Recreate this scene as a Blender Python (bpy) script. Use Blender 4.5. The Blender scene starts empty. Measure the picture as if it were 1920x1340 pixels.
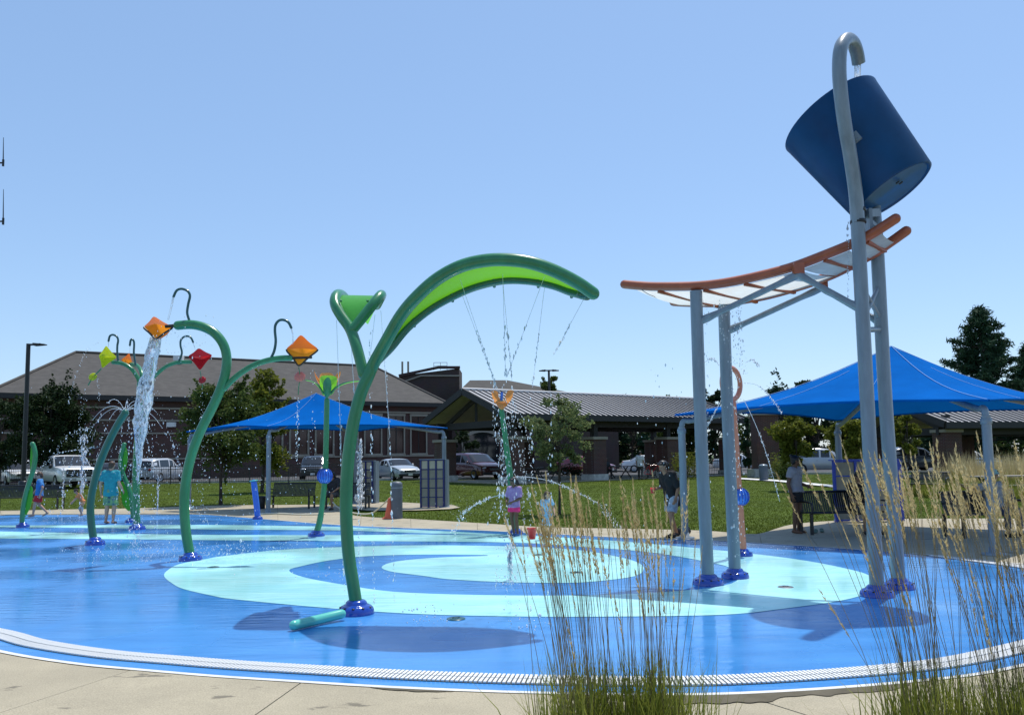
import bpy, bmesh, math, random
import numpy as np
from mathutils import Vector, Matrix, geometry, noise as mnoise
R = math.radians
random.seed(7); rng = np.random.default_rng(7)
scene = bpy.context.scene
col = scene.collection

# ------------------------------------------------------------------ camera
FPX, CX, CY = 1550.0, 960.0, 720.0          # photo pixels (1920 x 1340)
CAMH = 1.7
PITCH = math.atan(137.0 / FPX); ROLL = 0.0145
_F = Vector((0, math.cos(PITCH), math.sin(PITCH)))
_U0 = Vector((0, -math.sin(PITCH), math.cos(PITCH)))
_R0 = Vector((1, 0, 0))
_R = _R0 * math.cos(ROLL) - _U0 * math.sin(ROLL)
_U = _U0 * math.cos(ROLL) + _R0 * math.sin(ROLL)
CAM = Vector((0, 0, CAMH))
cd = bpy.data.cameras.new('camera'); cam = bpy.data.objects.new('camera', cd); col.objects.link(cam)
cd.sensor_width = 36.0; cd.lens = 36.0 * FPX / 1920.0
cd.shift_y = (CY - 670.0) / 1920.0
cd.clip_start = 0.05; cd.clip_end = 6000
cam.matrix_world = Matrix(((_R.x, _U.x, -_F.x, 0), (_R.y, _U.y, -_F.y, 0), (_R.z, _U.z, -_F.z, CAMH), (0, 0, 0, 1)))
scene.camera = cam

# ------------------------------------------------------------------ sky, sun, exposure
SUN_AZ = math.atan2(0.205, 0.290)            # from +Y towards +X
SUN_EL = R(70.4)
w = bpy.data.worlds.new('World'); scene.world = w; w.use_nodes = True
nt = w.node_tree; nt.nodes.clear()
sk = nt.nodes.new('ShaderNodeTexSky'); sk.sky_type = 'NISHITA'; sk.sun_disc = False
sk.sun_elevation = SUN_EL; sk.sun_rotation = SUN_AZ
sk.air_density = 1.0; sk.dust_density = 0.5; sk.ozone_density = 3.0; sk.altitude = 0
bg = nt.nodes.new('ShaderNodeBackground'); bg.inputs['Strength'].default_value = 0.12
wo = nt.nodes.new('ShaderNodeOutputWorld')
hz = nt.nodes.new('ShaderNodeMix'); hz.data_type = 'RGBA'; hz.inputs['Factor'].default_value = 0.38      # even summer haze over the whole sky
hz.inputs['B'].default_value = (2.15, 3.6, 5.9, 1); nt.links.new(sk.outputs[0], hz.inputs['A']); nt.links.new(hz.outputs['Result'], bg.inputs['Color']); nt.links.new(bg.outputs[0], wo.inputs['Surface'])
sl = bpy.data.lights.new('sun', 'SUN'); sl.energy = 3.3; sl.angle = R(0.55); sl.color = (1.0, 0.955, 0.88)
so = bpy.data.objects.new('sun', sl); col.objects.link(so)
sdir = Vector((math.sin(SUN_AZ) * math.cos(SUN_EL), math.cos(SUN_AZ) * math.cos(SUN_EL), math.sin(SUN_EL)))
so.rotation_euler = sdir.to_track_quat('Z', 'Y').to_euler(); so.location = (0, 0, 30)
vs = scene.view_settings
vs.view_transform = 'Standard'; vs.look = 'None'; vs.gamma = 1.0; vs.use_curve_mapping = False; vs.exposure = 0.45
scene.cycles.max_bounces = 8; scene.cycles.transparent_max_bounces = 16

# ------------------------------------------------------------------ pixel helpers
def ray(px, py):
    return (_F * FPX + _R * (px - CX) - _U * (py - CY)).normalized()
def G(px, py, z=0.0):
    d = ray(px, py); return CAM + d * ((z - CAMH) / d.z)
def D(px, py, Y):
    d = ray(px, py); return CAM + d * (Y / d.y)
def PLN(px, py, a, b):
    """pixel ray meets the vertical plane through ground points a, b"""
    d = ray(px, py); n = Vector((-(b[1] - a[1]), b[0] - a[0], 0))
    return CAM + d * ((Vector((a[0], a[1], 0)) - CAM).dot(n) / d.dot(n))
def XY(px, Y):
    """ground point straight below pixel column px at depth Y (taken at the horizon)"""
    p = D(px, 857 - 0.0145 * (px - 960), Y); return p.x
def hgt(x, y):
    t = min(1, max(0, (y - 22) / 32.0)); return 0.28 * t * t * (3 - 2 * t)
def smooth(pts, n=8, closed=False):
    P = [Vector(p) for p in pts]; m = len(P); out = []
    rngs = range(m) if closed else range(m - 1)
    for i in rngs:
        if closed: a, b, c, d = P[(i - 1) % m], P[i], P[(i + 1) % m], P[(i + 2) % m]
        else: a, b, c, d = P[max(i - 1, 0)], P[i], P[i + 1], P[min(i + 2, m - 1)]
        for k in range(n):
            t = k / n
            out.append(0.5 * ((2 * b) + (c - a) * t + (2 * a - 5 * b + 4 * c - d) * t * t + (3 * b - a - 3 * c + d) * t ** 3))
    if not closed: out.append(P[-1])
    return out

# ------------------------------------------------------------------ mesh builder
class MB:
    def __init__(s): s.v = []; s.f = []; s.sm = []
    def add(s, vs, fs, sm=False):
        o = len(s.v); s.v += [tuple(v) for v in vs]; s.f += [tuple(i + o for i in f) for f in fs]; s.sm += [sm] * len(fs); return s
    def box(s, c, size, M=None):
        x, y, z = [q / 2 for q in size]
        vs = [Vector((a * x, b * y, d * z)) for a in (-1, 1) for b in (-1, 1) for d in (-1, 1)]
        if M is not None: vs = [M @ v for v in vs]
        vs = [v + Vector(c) for v in vs]
        return s.add(vs, [(0, 1, 3, 2), (4, 6, 7, 5), (0, 4, 5, 1), (2, 3, 7, 6), (0, 2, 6, 4), (1, 5, 7, 3)])
    def bar(s, a, b, wd, ht, up=(0, 0, 1)):
        a, b = Vector(a), Vector(b); d = (b - a); L = d.length; d.normalize(); up = Vector(up)
        if abs(d.dot(up)) > 0.98: up = Vector((0, 1, 0))
        x = d.cross(up).normalized(); u = x.cross(d).normalized()
        M = Matrix(((x.x, d.x, u.x), (x.y, d.y, u.y), (x.z, d.z, u.z)))
        return s.box((a + b) / 2, (wd, L, ht), M)
    def tube(s, path, r, seg=12, cap=True, squash=None):
        P = [Vector(p) for p in path]; n = len(P)
        rr = r if isinstance(r, (list, tuple)) else [r] * n
        t0 = (P[1] - P[0]).normalized(); up = Vector((0, 0, 1)) if abs(t0.z) < 0.9 else Vector((0, 1, 0))
        x = t0.cross(up).normalized(); vs = []; 
        for i in range(n):
            t = (P[min(i + 1, n - 1)] - P[max(i - 1, 0)])
            t = t.normalized() if t.length > 1e-9 else t0
            x = (x - t * x.dot(t)); x = x.normalized() if x.length > 1e-6 else t.orthogonal().normalized()
            y = t.cross(x)
            for k in range(seg):
                a = 2 * math.pi * k / seg
                vs.append(P[i] + (x * math.cos(a) + y * math.sin(a)) * rr[i])
        fs = [(i * seg + k, i * seg + (k + 1) % seg, (i + 1) * seg + (k + 1) % seg, (i + 1) * seg + k) for i in range(n - 1) for k in range(seg)]
        s.add(vs, fs, True)
        if cap:
            s.add([vs[k] for k in range(seg)], [tuple(range(seg))[::-1]]); s.add([vs[(n - 1) * seg + k] for k in range(seg)], [tuple(range(seg))])
        return s
    def rtube(s, path, r, seg=12):
        """tube with rounded ends"""
        P = [Vector(p) for p in path]; n = len(P); rr = list(r) if isinstance(r, (list, tuple)) else [r] * n
        d0 = (P[0] - P[1]).normalized(); d1 = (P[-1] - P[-2]).normalized()
        a = [(P[0] + d0 * rr[0] * q, rr[0] * math.sqrt(max(0.0025, 1 - q * q))) for q in (0.998, 0.9, 0.65, 0.35)]
        b = [(P[-1] + d1 * rr[-1] * q, rr[-1] * math.sqrt(max(0.0025, 1 - q * q))) for q in (0.35, 0.65, 0.9, 0.998)]
        return s.tube([q[0] for q in a] + P + [q[0] for q in b], [q[1] for q in a] + rr + [q[1] for q in b], seg)
    def lathe(s, prof, c=(0, 0, 0), seg=24, M=None, sm=True):
        vs = []; n = len(prof); c = Vector(c)
        for (r, z) in prof:
            for k in range(seg):
                a = 2 * math.pi * k / seg; v = Vector((r * math.cos(a), r * math.sin(a), z))
                vs.append((M @ v if M is not None else v) + c)
        fs = [(i * seg + k, i * seg + (k + 1) % seg, (i + 1) * seg + (k + 1) % seg, (i + 1) * seg + k) for i in range(n - 1) for k in range(seg)]
        return s.add(vs, fs, sm)
    def ball(s, c, r, seg=16, rings=10, M=None):
        sc = r if isinstance(r, (tuple, list)) else (r, r, r)
        prof = [(max(1e-4, math.sin(math.pi * i / rings)), -math.cos(math.pi * i / rings)) for i in range(rings + 1)]
        S = Matrix.Diagonal(Vector(sc)); 
        return s.lathe(prof, c, seg, (M @ S) if M is not None else S)
    def poly(s, pts, th=0.0, n=None):
        """flat polygon, optionally thickened along n"""
        P = [Vector(p) for p in pts]; tr = geometry.tessellate_polygon([P])
        if th == 0: return s.add(P, tr)
        n = Vector(n).normalized() * th; m = len(P); Q = [p + n for p in P]
        s.add(Q, tr); s.add(P, [t[::-1] for t in tr])
        return s.add(P + Q, [(i, (i + 1) % m, m + (i + 1) % m, m + i) for i in range(m)])
    def grid(s, rows, sm=True, flip=False):
        n, m = len(rows), len(rows[0]); vs = [p for r in rows for p in r]
        fs = [(i * m + j, i * m + j + 1, (i + 1) * m + j + 1, (i + 1) * m + j) for i in range(n - 1) for j in range(m - 1)]
        return s.add(vs, [f[::-1] for f in fs] if flip else fs, sm)
    def mesh(s, name):
        me = bpy.data.meshes.new(name); me.from_pydata(s.v, [], s.f)
        me.polygons.foreach_set('use_smooth', s.sm); me.validate(); me.update(); return me
    def build(s, name, mat, parent=None, world=True, fix=True):
        me = s.mesh(name)
        if fix:
            bm = bmesh.new(); bm.from_mesh(me); bmesh.ops.recalc_face_normals(bm, faces=bm.faces); bm.to_mesh(me); bm.free()
        return link(name, me, mat, parent, world)
def link(name, me, mat, parent=None, world=True):
    if mat is not None and len(me.materials) == 0: me.materials.append(mat)
    o = bpy.data.objects.new(name, me); col.objects.link(o)
    if parent is not None:
        o.parent = parent
        if world and parent.type == 'EMPTY': o.matrix_parent_inverse = parent.matrix_basis.inverted()
    return o
def npmesh(name, V, Fq, smooth_=False):
    """V (n,3), Fq (m,k) numpy"""
    me = bpy.data.meshes.new(name); k = Fq.shape[1]
    me.vertices.add(len(V)); me.vertices.foreach_set('co', np.asarray(V, dtype=np.float32).ravel())
    me.loops.add(Fq.size); me.loops.foreach_set('vertex_index', Fq.astype(np.int32).ravel())
    me.polygons.add(len(Fq)); me.polygons.foreach_set('loop_start', np.arange(0, Fq.size, k, dtype=np.int32))
    me.polygons.foreach_set('use_smooth', np.full(len(Fq), smooth_)); me.update(calc_edges=True); me.validate(); return me
def thing(name, label, cat, loc=(0, 0, 0), rz=0.0, group=None):
    o = bpy.data.objects.new(name, None); col.objects.link(o); o.location = loc; o.rotation_euler = (0, 0, rz)
    o.empty_display_size = 0.1
    o.matrix_basis = Matrix.Translation(Vector(loc)) @ Matrix.Rotation(rz, 4, 'Z')
    return tag(o, label, cat, group)
def tag(o, label, cat=None, group=None, kind=None):
    if label: o['label'] = label
    if cat: o['category'] = cat
    if group: o['group'] = group
    if kind: o['kind'] = kind
    return o
def structure(o, label=None):
    o['kind'] = 'structure'
    if label: o['label'] = label
    return o
def stuffpart(o): o['kind'] = 'stuff'; return o

# ------------------------------------------------------------------ materials
def mat(name, color, rough=0.5, metal=0.0, spec=0.5, var=0.0, vscale=3.0, var2=None, bump=0.0, bscale=40.0, coat=0.0, trans=0.0, translucent=0.0, tcol=None, alpha=1.0, stretch=None, bdist=0.01):
    m = bpy.data.materials.new(name); m.use_nodes = True; t = m.node_tree; b = t.nodes['Principled BSDF']
    c = (*color, 1.0); b.inputs['Base Color'].default_value = c; b.inputs['Roughness'].default_value = rough
    b.inputs['Metallic'].default_value = metal; b.inputs['Specular IOR Level'].default_value = spec
    b.inputs['Coat Weight'].default_value = coat; b.inputs['Coat Roughness'].default_value = 0.08
    b.inputs['Transmission Weight'].default_value = trans; b.inputs['Alpha'].default_value = alpha
    tc = t.nodes.new('ShaderNodeTexCoord'); src = tc.outputs['Object']
    if stretch:
        mp = t.nodes.new('ShaderNodeMapping'); mp.inputs['Scale'].default_value = stretch; t.links.new(src, mp.inputs['Vector']); src = mp.outputs[0]
    if var > 0 or var2:
        nz = t.nodes.new('ShaderNodeTexNoise'); nz.inputs['Scale'].default_value = vscale; nz.inputs['Detail'].default_value = 6; nz.inputs['Roughness'].default_value = 0.62
        t.links.new(src, nz.inputs['Vector'])
        rp = t.nodes.new('ShaderNodeValToRGB'); e = rp.color_ramp.elements
        e[0].position = 0.32; e[1].position = 0.68
        e[0].color = (*(var2 if var2 else [q * (1 - var) for q in color]), 1); e[1].color = (*[min(1, q * (1 + (var if not var2 else 0))) for q in color], 1)
        t.links.new(nz.outputs['Fac'], rp.inputs['Fac']); t.links.new(rp.outputs['Color'], b.inputs['Base Color'])
        csrc = rp.outputs['Color']
    if bump > 0:
        n2 = t.nodes.new('ShaderNodeTexNoise'); n2.inputs['Scale'].default_value = bscale; n2.inputs['Detail'].default_value = 5
        t.links.new(src, n2.inputs['Vector']); bp = t.nodes.new('ShaderNodeBump'); bp.inputs['Strength'].default_value = bump; bp.inputs['Distance'].default_value = bdist
        t.links.new(n2.outputs['Fac'], bp.inputs['Height']); t.links.new(bp.outputs['Normal'], b.inputs['Normal'])
    if translucent > 0:
        tr = t.nodes.new('ShaderNodeBsdfTranslucent'); tr.inputs['Color'].default_value = (*(tcol or color), 1)
        mx = t.nodes.new('ShaderNodeMixShader'); mx.inputs[0].default_value = translucent
        out = t.nodes['Material Output']
        t.links.new(b.outputs[0], mx.inputs[1]); t.links.new(tr.outputs[0], mx.inputs[2]); t.links.new(mx.outputs[0], out.inputs['Surface'])
        if var > 0 and not tcol: t.links.new(csrc, tr.inputs['Color'])
    return m
def nodes_of(m): return m.node_tree, m.node_tree.nodes['Principled BSDF']

def wet_paint(name, color, dark):
    """painted concrete with a thin film of water: soft streaks, wet and drier patches, ripples"""
    m = mat(name, color, 0.25); t, b = nodes_of(m)
    tc = t.nodes.new('ShaderNodeTexCoord')
    mp = t.nodes.new('ShaderNodeMapping'); mp.inputs['Scale'].default_value = (0.22, 1.0, 1.0); mp.inputs['Rotation'].default_value = (0, 0, 0.12)
    t.links.new(tc.outputs['Object'], mp.inputs['Vector'])
    n1 = t.nodes.new('ShaderNodeTexNoise'); n1.inputs['Scale'].default_value = 3.2; n1.inputs['Detail'].default_value = 8; n1.inputs['Roughness'].default_value = 0.66
    t.links.new(mp.outputs[0], n1.inputs['Vector'])
    rp = t.nodes.new('ShaderNodeValToRGB'); rp.color_ramp.elements[0].position = 0.3; rp.color_ramp.elements[1].position = 0.66
    rp.color_ramp.elements[0].color = (*dark, 1); rp.color_ramp.elements[1].color = (*color, 1)
    t.links.new(n1.outputs['Fac'], rp.inputs['Fac']); t.links.new(rp.outputs['Color'], b.inputs['Base Color'])
    n2 = t.nodes.new('ShaderNodeTexNoise'); n2.inputs['Scale'].default_value = 0.45; n2.inputs['Detail'].default_value = 4; t.links.new(tc.outputs['Object'], n2.inputs['Vector'])
    mr = t.nodes.new('ShaderNodeMapRange'); mr.inputs['From Min'].default_value = 0.38; mr.inputs['From Max'].default_value = 0.62; mr.inputs['To Min'].default_value = 0.04; mr.inputs['To Max'].default_value = 0.32
    t.links.new(n2.outputs['Fac'], mr.inputs['Value']); t.links.new(mr.outputs[0], b.inputs['Roughness'])
    n3 = t.nodes.new('ShaderNodeTexNoise'); n3.inputs['Scale'].default_value = 9; n3.inputs['Detail'].default_value = 4; n3.inputs['Roughness'].default_value = 0.55
    t.links.new(mp.outputs[0], n3.inputs['Vector'])
    bp = t.nodes.new('ShaderNodeBump'); bp.inputs['Strength'].default_value = 0.42; bp.inputs['Distance'].default_value = 0.012
    t.links.new(n3.outputs['Fac'], bp.inputs['Height']); t.links.new(bp.outputs['Normal'], b.inputs['Normal'])
    b.inputs['Specular IOR Level'].default_value = 0.45
    return m

def brick_mat(name, c1, c2, mortar, scale=1.0):
    m = mat(name, c1, 0.85); t, b = nodes_of(m)
    g = t.nodes.new('ShaderNodeNewGeometry'); sp = t.nodes.new('ShaderNodeSeparateXYZ'); t.links.new(g.outputs['Position'], sp.inputs[0])
    ad = t.nodes.new('ShaderNodeMath'); ad.operation = 'ADD'; t.links.new(sp.outputs['X'], ad.inputs[0]); t.links.new(sp.outputs['Y'], ad.inputs[1])
    cb = t.nodes.new('ShaderNodeCombineXYZ'); t.links.new(ad.outputs[0], cb.inputs['X']); t.links.new(sp.outputs['Z'], cb.inputs['Y'])
    br = t.nodes.new('ShaderNodeTexBrick'); br.inputs['Color1'].default_value = (*c1, 1); br.inputs['Color2'].default_value = (*c2, 1); br.inputs['Mortar'].default_value = (*mortar, 1)
    br.inputs['Scale'].default_value = 1.0; br.inputs['Brick Width'].default_value = 0.22 * scale; br.inputs['Row Height'].default_value = 0.075 * scale; br.inputs['Mortar Size'].default_value = 0.008 * scale
    t.links.new(cb.outputs[0], br.inputs['Vector'])
    nz = t.nodes.new('ShaderNodeTexNoise'); nz.inputs['Scale'].default_value = 0.8; nz.inputs['Detail'].default_value = 5; t.links.new(g.outputs['Position'], nz.inputs['Vector'])
    mx = t.nodes.new('ShaderNodeMix'); mx.data_type = 'RGBA'; mx.blend_type = 'MULTIPLY'; mx.inputs['Factor'].default_value = 0.5
    t.links.new(br.outputs['Color'], mx.inputs['A']); t.links.new(nz.outputs['Color'], mx.inputs['B']); t.links.new(mx.outputs['Result'], b.inputs['Base Color'])
    return m

def leaf_mat(name, c1, c2, tl=0.35, ns=1.7):
    m = mat(name, c1, 0.65, spec=0.12); t, b = nodes_of(m)
    g = t.nodes.new('ShaderNodeNewGeometry'); nz = t.nodes.new('ShaderNodeTexNoise'); nz.inputs['Scale'].default_value = ns; nz.inputs['Detail'].default_value = 7; nz.inputs['Roughness'].default_value = 0.75
    t.links.new(g.outputs['Position'], nz.inputs['Vector'])
    rp = t.nodes.new('ShaderNodeValToRGB'); rp.color_ramp.elements[0].position = 0.34; rp.color_ramp.elements[1].position = 0.66
    rp.color_ramp.elements[0].color = (*c1, 1); rp.color_ramp.elements[1].color = (*c2, 1)
    t.links.new(nz.outputs['Fac'], rp.inputs['Fac']); t.links.new(rp.outputs['Color'], b.inputs['Base Color'])
    tr = t.nodes.new('ShaderNodeBsdfTranslucent'); t.links.new(rp.outputs['Color'], tr.inputs['Color'])
    mx = t.nodes.new('ShaderNodeMixShader'); mx.inputs[0].default_value = tl
    t.links.new(b.outputs[0], mx.inputs[1]); t.links.new(tr.outputs[0], mx.inputs[2]); t.links.new(mx.outputs[0], t.nodes['Material Output'].inputs['Surface'])
    return m

M = {}
M['pad'] = wet_paint('pad_blue', (0.058, 0.262, 0.62), (0.034, 0.190, 0.50))
M['cyan'] = wet_paint('pad_cyan', (0.45, 0.84, 0.84), (0.32, 0.73, 0.76))
def concrete(name, c, wet=None):
    m = mat(name, c, 0.8, var=0.0); t, b = nodes_of(m)
    g = t.nodes.new('ShaderNodeNewGeometry')
    n1 = t.nodes.new('ShaderNodeTexNoise'); n1.inputs['Scale'].default_value = 1.1; n1.inputs['Detail'].default_value = 9; n1.inputs['Roughness'].default_value = 0.7; t.links.new(g.outputs['Position'], n1.inputs['Vector'])
    r1 = t.nodes.new('ShaderNodeValToRGB'); r1.color_ramp.elements[0].position = 0.28; r1.color_ramp.elements[1].position = 0.72
    r1.color_ramp.elements[0].color = (*[q * 0.80 for q in c], 1); r1.color_ramp.elements[1].color = (*[q * 1.1 for q in c], 1); t.links.new(n1.outputs['Fac'], r1.inputs['Fac'])
    # fine speckle
    n2 = t.nodes.new('ShaderNodeTexNoise'); n2.inputs['Scale'].default_value = 90; n2.inputs['Detail'].default_value = 3; t.links.new(g.outputs['Position'], n2.inputs['Vector'])
    mx = t.nodes.new('ShaderNodeMix'); mx.data_type = 'RGBA'; mx.blend_type = 'OVERLAY'; mx.inputs['Factor'].default_value = 0.55
    t.links.new(r1.outputs['Color'], mx.inputs['A']); t.links.new(n2.outputs['Fac'], mx.inputs['B'])
    # damp marks
    n3 = t.nodes.new('ShaderNodeTexNoise'); n3.inputs['Scale'].default_value = 2.1; n3.inputs['Detail'].default_value = 6; n3.inputs['Roughness'].default_value = 0.6
    mp = t.nodes.new('ShaderNodeMapping'); mp.inputs['Scale'].default_value = (0.7, 1.6, 1); mp.inputs['Location'].default_value = (3.1, 1.7, 0); t.links.new(g.outputs['Position'], mp.inputs['Vector']); t.links.new(mp.outputs[0], n3.inputs['Vector'])
    r3 = t.nodes.new('ShaderNodeValToRGB'); r3.color_ramp.elements[0].position = 0.615; r3.color_ramp.elements[1].position = 0.64
    t.links.new(n3.outputs['Fac'], r3.inputs['Fac'])
    m3 = t.nodes.new('ShaderNodeMix'); m3.data_type = 'RGBA'; m3.inputs['B'].default_value = (*(wet or [q * 0.45 for q in c]), 1)
    t.links.new(r3.outputs['Color'], m3.inputs['Factor']); t.links.new(mx.outputs['Result'], m3.inputs['A']); t.links.new(m3.outputs['Result'], b.inputs['Base Color'])
    bp = t.nodes.new('ShaderNodeBump'); bp.inputs['Strength'].default_value = 0.25; bp.inputs['Distance'].default_value = 0.004; t.links.new(n2.outputs['Fac'], bp.inputs['Height']); t.links.new(bp.outputs['Normal'], b.inputs['Normal'])
    return m
M['concrete'] = concrete('concrete', (0.366, 0.318, 0.222))
M['white_concrete'] = mat('white_kerb', (0.62, 0.62, 0.60), 0.7, var=0.15, vscale=6, bump=0.2, bscale=60)
M['grate'] = mat('grate_white', (0.72, 0.72, 0.70), 0.45, var=0.10, vscale=9)
M['trench'] = mat('trench_dark', (0.02, 0.025, 0.03), 0.6)
M['joint'] = mat('joint_dark', (0.06, 0.055, 0.045), 0.9)
M['lawn'] = mat('lawn_soil', (0.064, 0.094, 0.012), 0.95, spec=0.1, var=0.32, vscale=0.6, bump=0.25, bscale=60, bdist=0.02)
M['grassblade'] = leaf_mat('grass_blade', (0.060, 0.092, 0.009), (0.122, 0.150, 0.020), 0.45, 0.55)
M['asphalt'] = mat('asphalt', (0.055, 0.055, 0.058), 0.9, var=0.2, vscale=2, bump=0.2, bscale=80)
M['farground'] = mat('far_ground', (0.07, 0.10, 0.035), 0.95, var=0.3, vscale=0.05)
M['green'] = mat('green_powder_coat', (0.028, 0.200, 0.080), 0.30, coat=0.2, var=0.16, vscale=3, stretch=(3, 3, .7))
M['green_dark'] = mat('dark_green_coat', (0.015, 0.13, 0.075), 0.3, coat=0.3, var=0.08, vscale=4)
M['teal'] = mat('teal_hook_coat', (0.01, 0.075, 0.075), 0.3, coat=0.3)
M['sea'] = mat('sea_green_coat', (0.10, 0.50, 0.42), 0.25, coat=0.4)
M['leafpanel'] = mat('leaf_panel', (0.10, 0.32, 0.010), 0.4, translucent=0.5, tcol=(0.145, 0.44, 0.010), var=0.05)
M['leafpanel2'] = mat('leaf_panel_green', (0.10, 0.36, 0.06), 0.35, translucent=0.5, tcol=(0.20, 0.62, 0.10), var=0.05)
M['dome'] = mat('blue_dome', (0.008, 0.055, 0.36), 0.14, coat=0.6)
M['bluepipe'] = mat('blue_pipe', (0.02, 0.14, 0.60), 0.25, coat=0.4)
M['steel'] = mat('grey_coated_steel', (0.19, 0.235, 0.275), 0.33, coat=0.2, var=0.16, vscale=4, stretch=(3, 3, .5))
M['orange_rail'] = mat('orange_rail', (0.36, 0.090, 0.036), 0.38, coat=0.15, var=0.16, vscale=6)
M['coral'] = mat('coral_ring', (0.62, 0.205, 0.12), 0.35, coat=0.2, var=0.06)
M['bucket'] = mat('bucket_blue', (0.002, 0.055, 0.165), 0.42, var=0.15, vscale=2, spec=0.22)
def acrylic(name, c, tl=0.55):
    return mat(name, c, 0.12, coat=0.5, translucent=tl, tcol=tuple(min(1, q * 1.5) for q in c), var=0.12, vscale=6)
M['kite_orange'] = acrylic('kite_orange', (0.72, 0.24, 0.02)); M['kite_red'] = acrylic('kite_red', (0.42, 0.015, 0.02), 0.45)
M['kite_yellow'] = acrylic('kite_yellow', (0.50, 0.55, 0.02)); M['kite_pink'] = acrylic('kite_pink', (0.72, 0.26, 0.20), 0.4)
M['petal_orange'] = acrylic('petal_orange', (0.75, 0.27, 0.07)); M['petal_green'] = acrylic('petal_green', (0.22, 0.62, 0.05))
M['black'] = mat('black_coat', (0.012, 0.012, 0.014), 0.4); M['darkrim'] = mat('dark_rim', (0.03, 0.018, 0.008), 0.4)
M['bench'] = mat('bench_black_steel', (0.014, 0.014, 0.017), 0.38, coat=0.1)
def fabric(name, c):
    m = mat(name, c, 0.9, spec=0.02, var=0.12, vscale=1.2, bump=0.35, bscale=220, translucent=0.12, tcol=tuple(min(1, q * 1.3) for q in c)); return m
M['sail'] = fabric('shade_sail_blue', (0.002, 0.115, 0.43))
M['seam'] = mat('sail_seam', (0.16, 0.36, 0.70), 0.7)
M['brick'] = brick_mat('brick_red', (0.125, 0.040, 0.028), (0.085, 0.030, 0.024), (0.16, 0.14, 0.12))
M['brick_dark'] = brick_mat('brick_dark', (0.085, 0.046, 0.038), (0.062, 0.036, 0.031), (0.08, 0.07, 0.065))
M['stone'] = mat('cast_stone', (0.30, 0.265, 0.21), 0.8, var=0.1, vscale=2)
M['stone_base'] = mat('pale_stone', (0.45, 0.44, 0.40), 0.85, var=0.3, vscale=3, bump=0.5, bscale=9, bdist=0.03)
M['shingle'] = mat('roof_shingle', (0.066, 0.061, 0.055), 0.95, var=0.22, vscale=1.4, bump=0.5, bscale=18, bdist=0.02, stretch=(1, 1, 3))
M['fascia'] = mat('dark_fascia', (0.02, 0.018, 0.017), 0.6)
M['soffit'] = mat('soffit_wood', (0.34, 0.30, 0.23), 0.8, var=0.1)
M['metalroof'] = mat('metal_roof_grey', (0.46, 0.46, 0.47), 0.5, metal=0.0, var=0.06, vscale=0.6)
M['seamrib'] = mat('metal_roof_rib', (0.045, 0.045, 0.05), 0.45, metal=0.2)
M['glass'] = mat('dark_glass', (0.015, 0.018, 0.022), 0.06, spec=0.7)
M['winglass'] = mat('window_glass', (0.05, 0.022, 0.02), 0.12, spec=0.5)
M['bark'] = mat('bark', (0.055, 0.042, 0.032), 0.95, var=0.4, vscale=8, bump=0.8, bscale=25, bdist=0.02)
M['leaf_dark'] = leaf_mat('leaf_dark', (0.010, 0.022, 0.008), (0.030, 0.050, 0.016), 0.2)
M['leaf_mid'] = leaf_mat('leaf_mid', (0.035, 0.062, 0.014), (0.105, 0.140, 0.032), 0.38)
M['leaf_olive'] = leaf_mat('leaf_olive', (0.080, 0.098, 0.012), (0.21, 0.225, 0.035), 0.45)
M['leaf_pale'] = leaf_mat('leaf_pale', (0.085, 0.120, 0.040), (0.21, 0.25, 0.105), 0.4)
M['leaf_pine'] = leaf_mat('leaf_pine', (0.014, 0.038, 0.020), (0.035, 0.075, 0.035), 0.15)
M['straw'] = leaf_mat('straw_plume', (0.42, 0.33, 0.15), (0.72, 0.61, 0.34), 0.4)
M['stem'] = leaf_mat('grass_stem', (0.18, 0.14, 0.07), (0.44, 0.37, 0.21), 0.25)
M['reed'] = leaf_mat('reed_leaf', (0.125, 0.155, 0.015), (0.36, 0.38, 0.085), 0.45)
M['concrete_tile'] = mat('tile_olive', (0.29, 0.28, 0.22), 0.7, var=0.12, vscale=5)
M['tile_light'] = mat('tile_beige', (0.50, 0.47, 0.36), 0.7, var=0.1, vscale=5)
M['navy'] = mat('navy_frame', (0.012, 0.02, 0.14), 0.4)
M['royal'] = mat('royal_frame', (0.02, 0.06, 0.42), 0.4)
M['bollard'] = mat('bollard_grey', (0.10, 0.115, 0.14), 0.5, var=0.1)
M['cone'] = mat('cone_orange', (0.72, 0.13, 0.05), 0.5); M['white'] = mat('white_plain', (0.75, 0.75, 0.73), 0.5)
M['hose'] = mat('hose_cream', (0.66, 0.62, 0.47), 0.6)
M['redtoy'] = mat('red_plastic', (0.62, 0.055, 0.05), 0.35, translucent=0.25)
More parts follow.
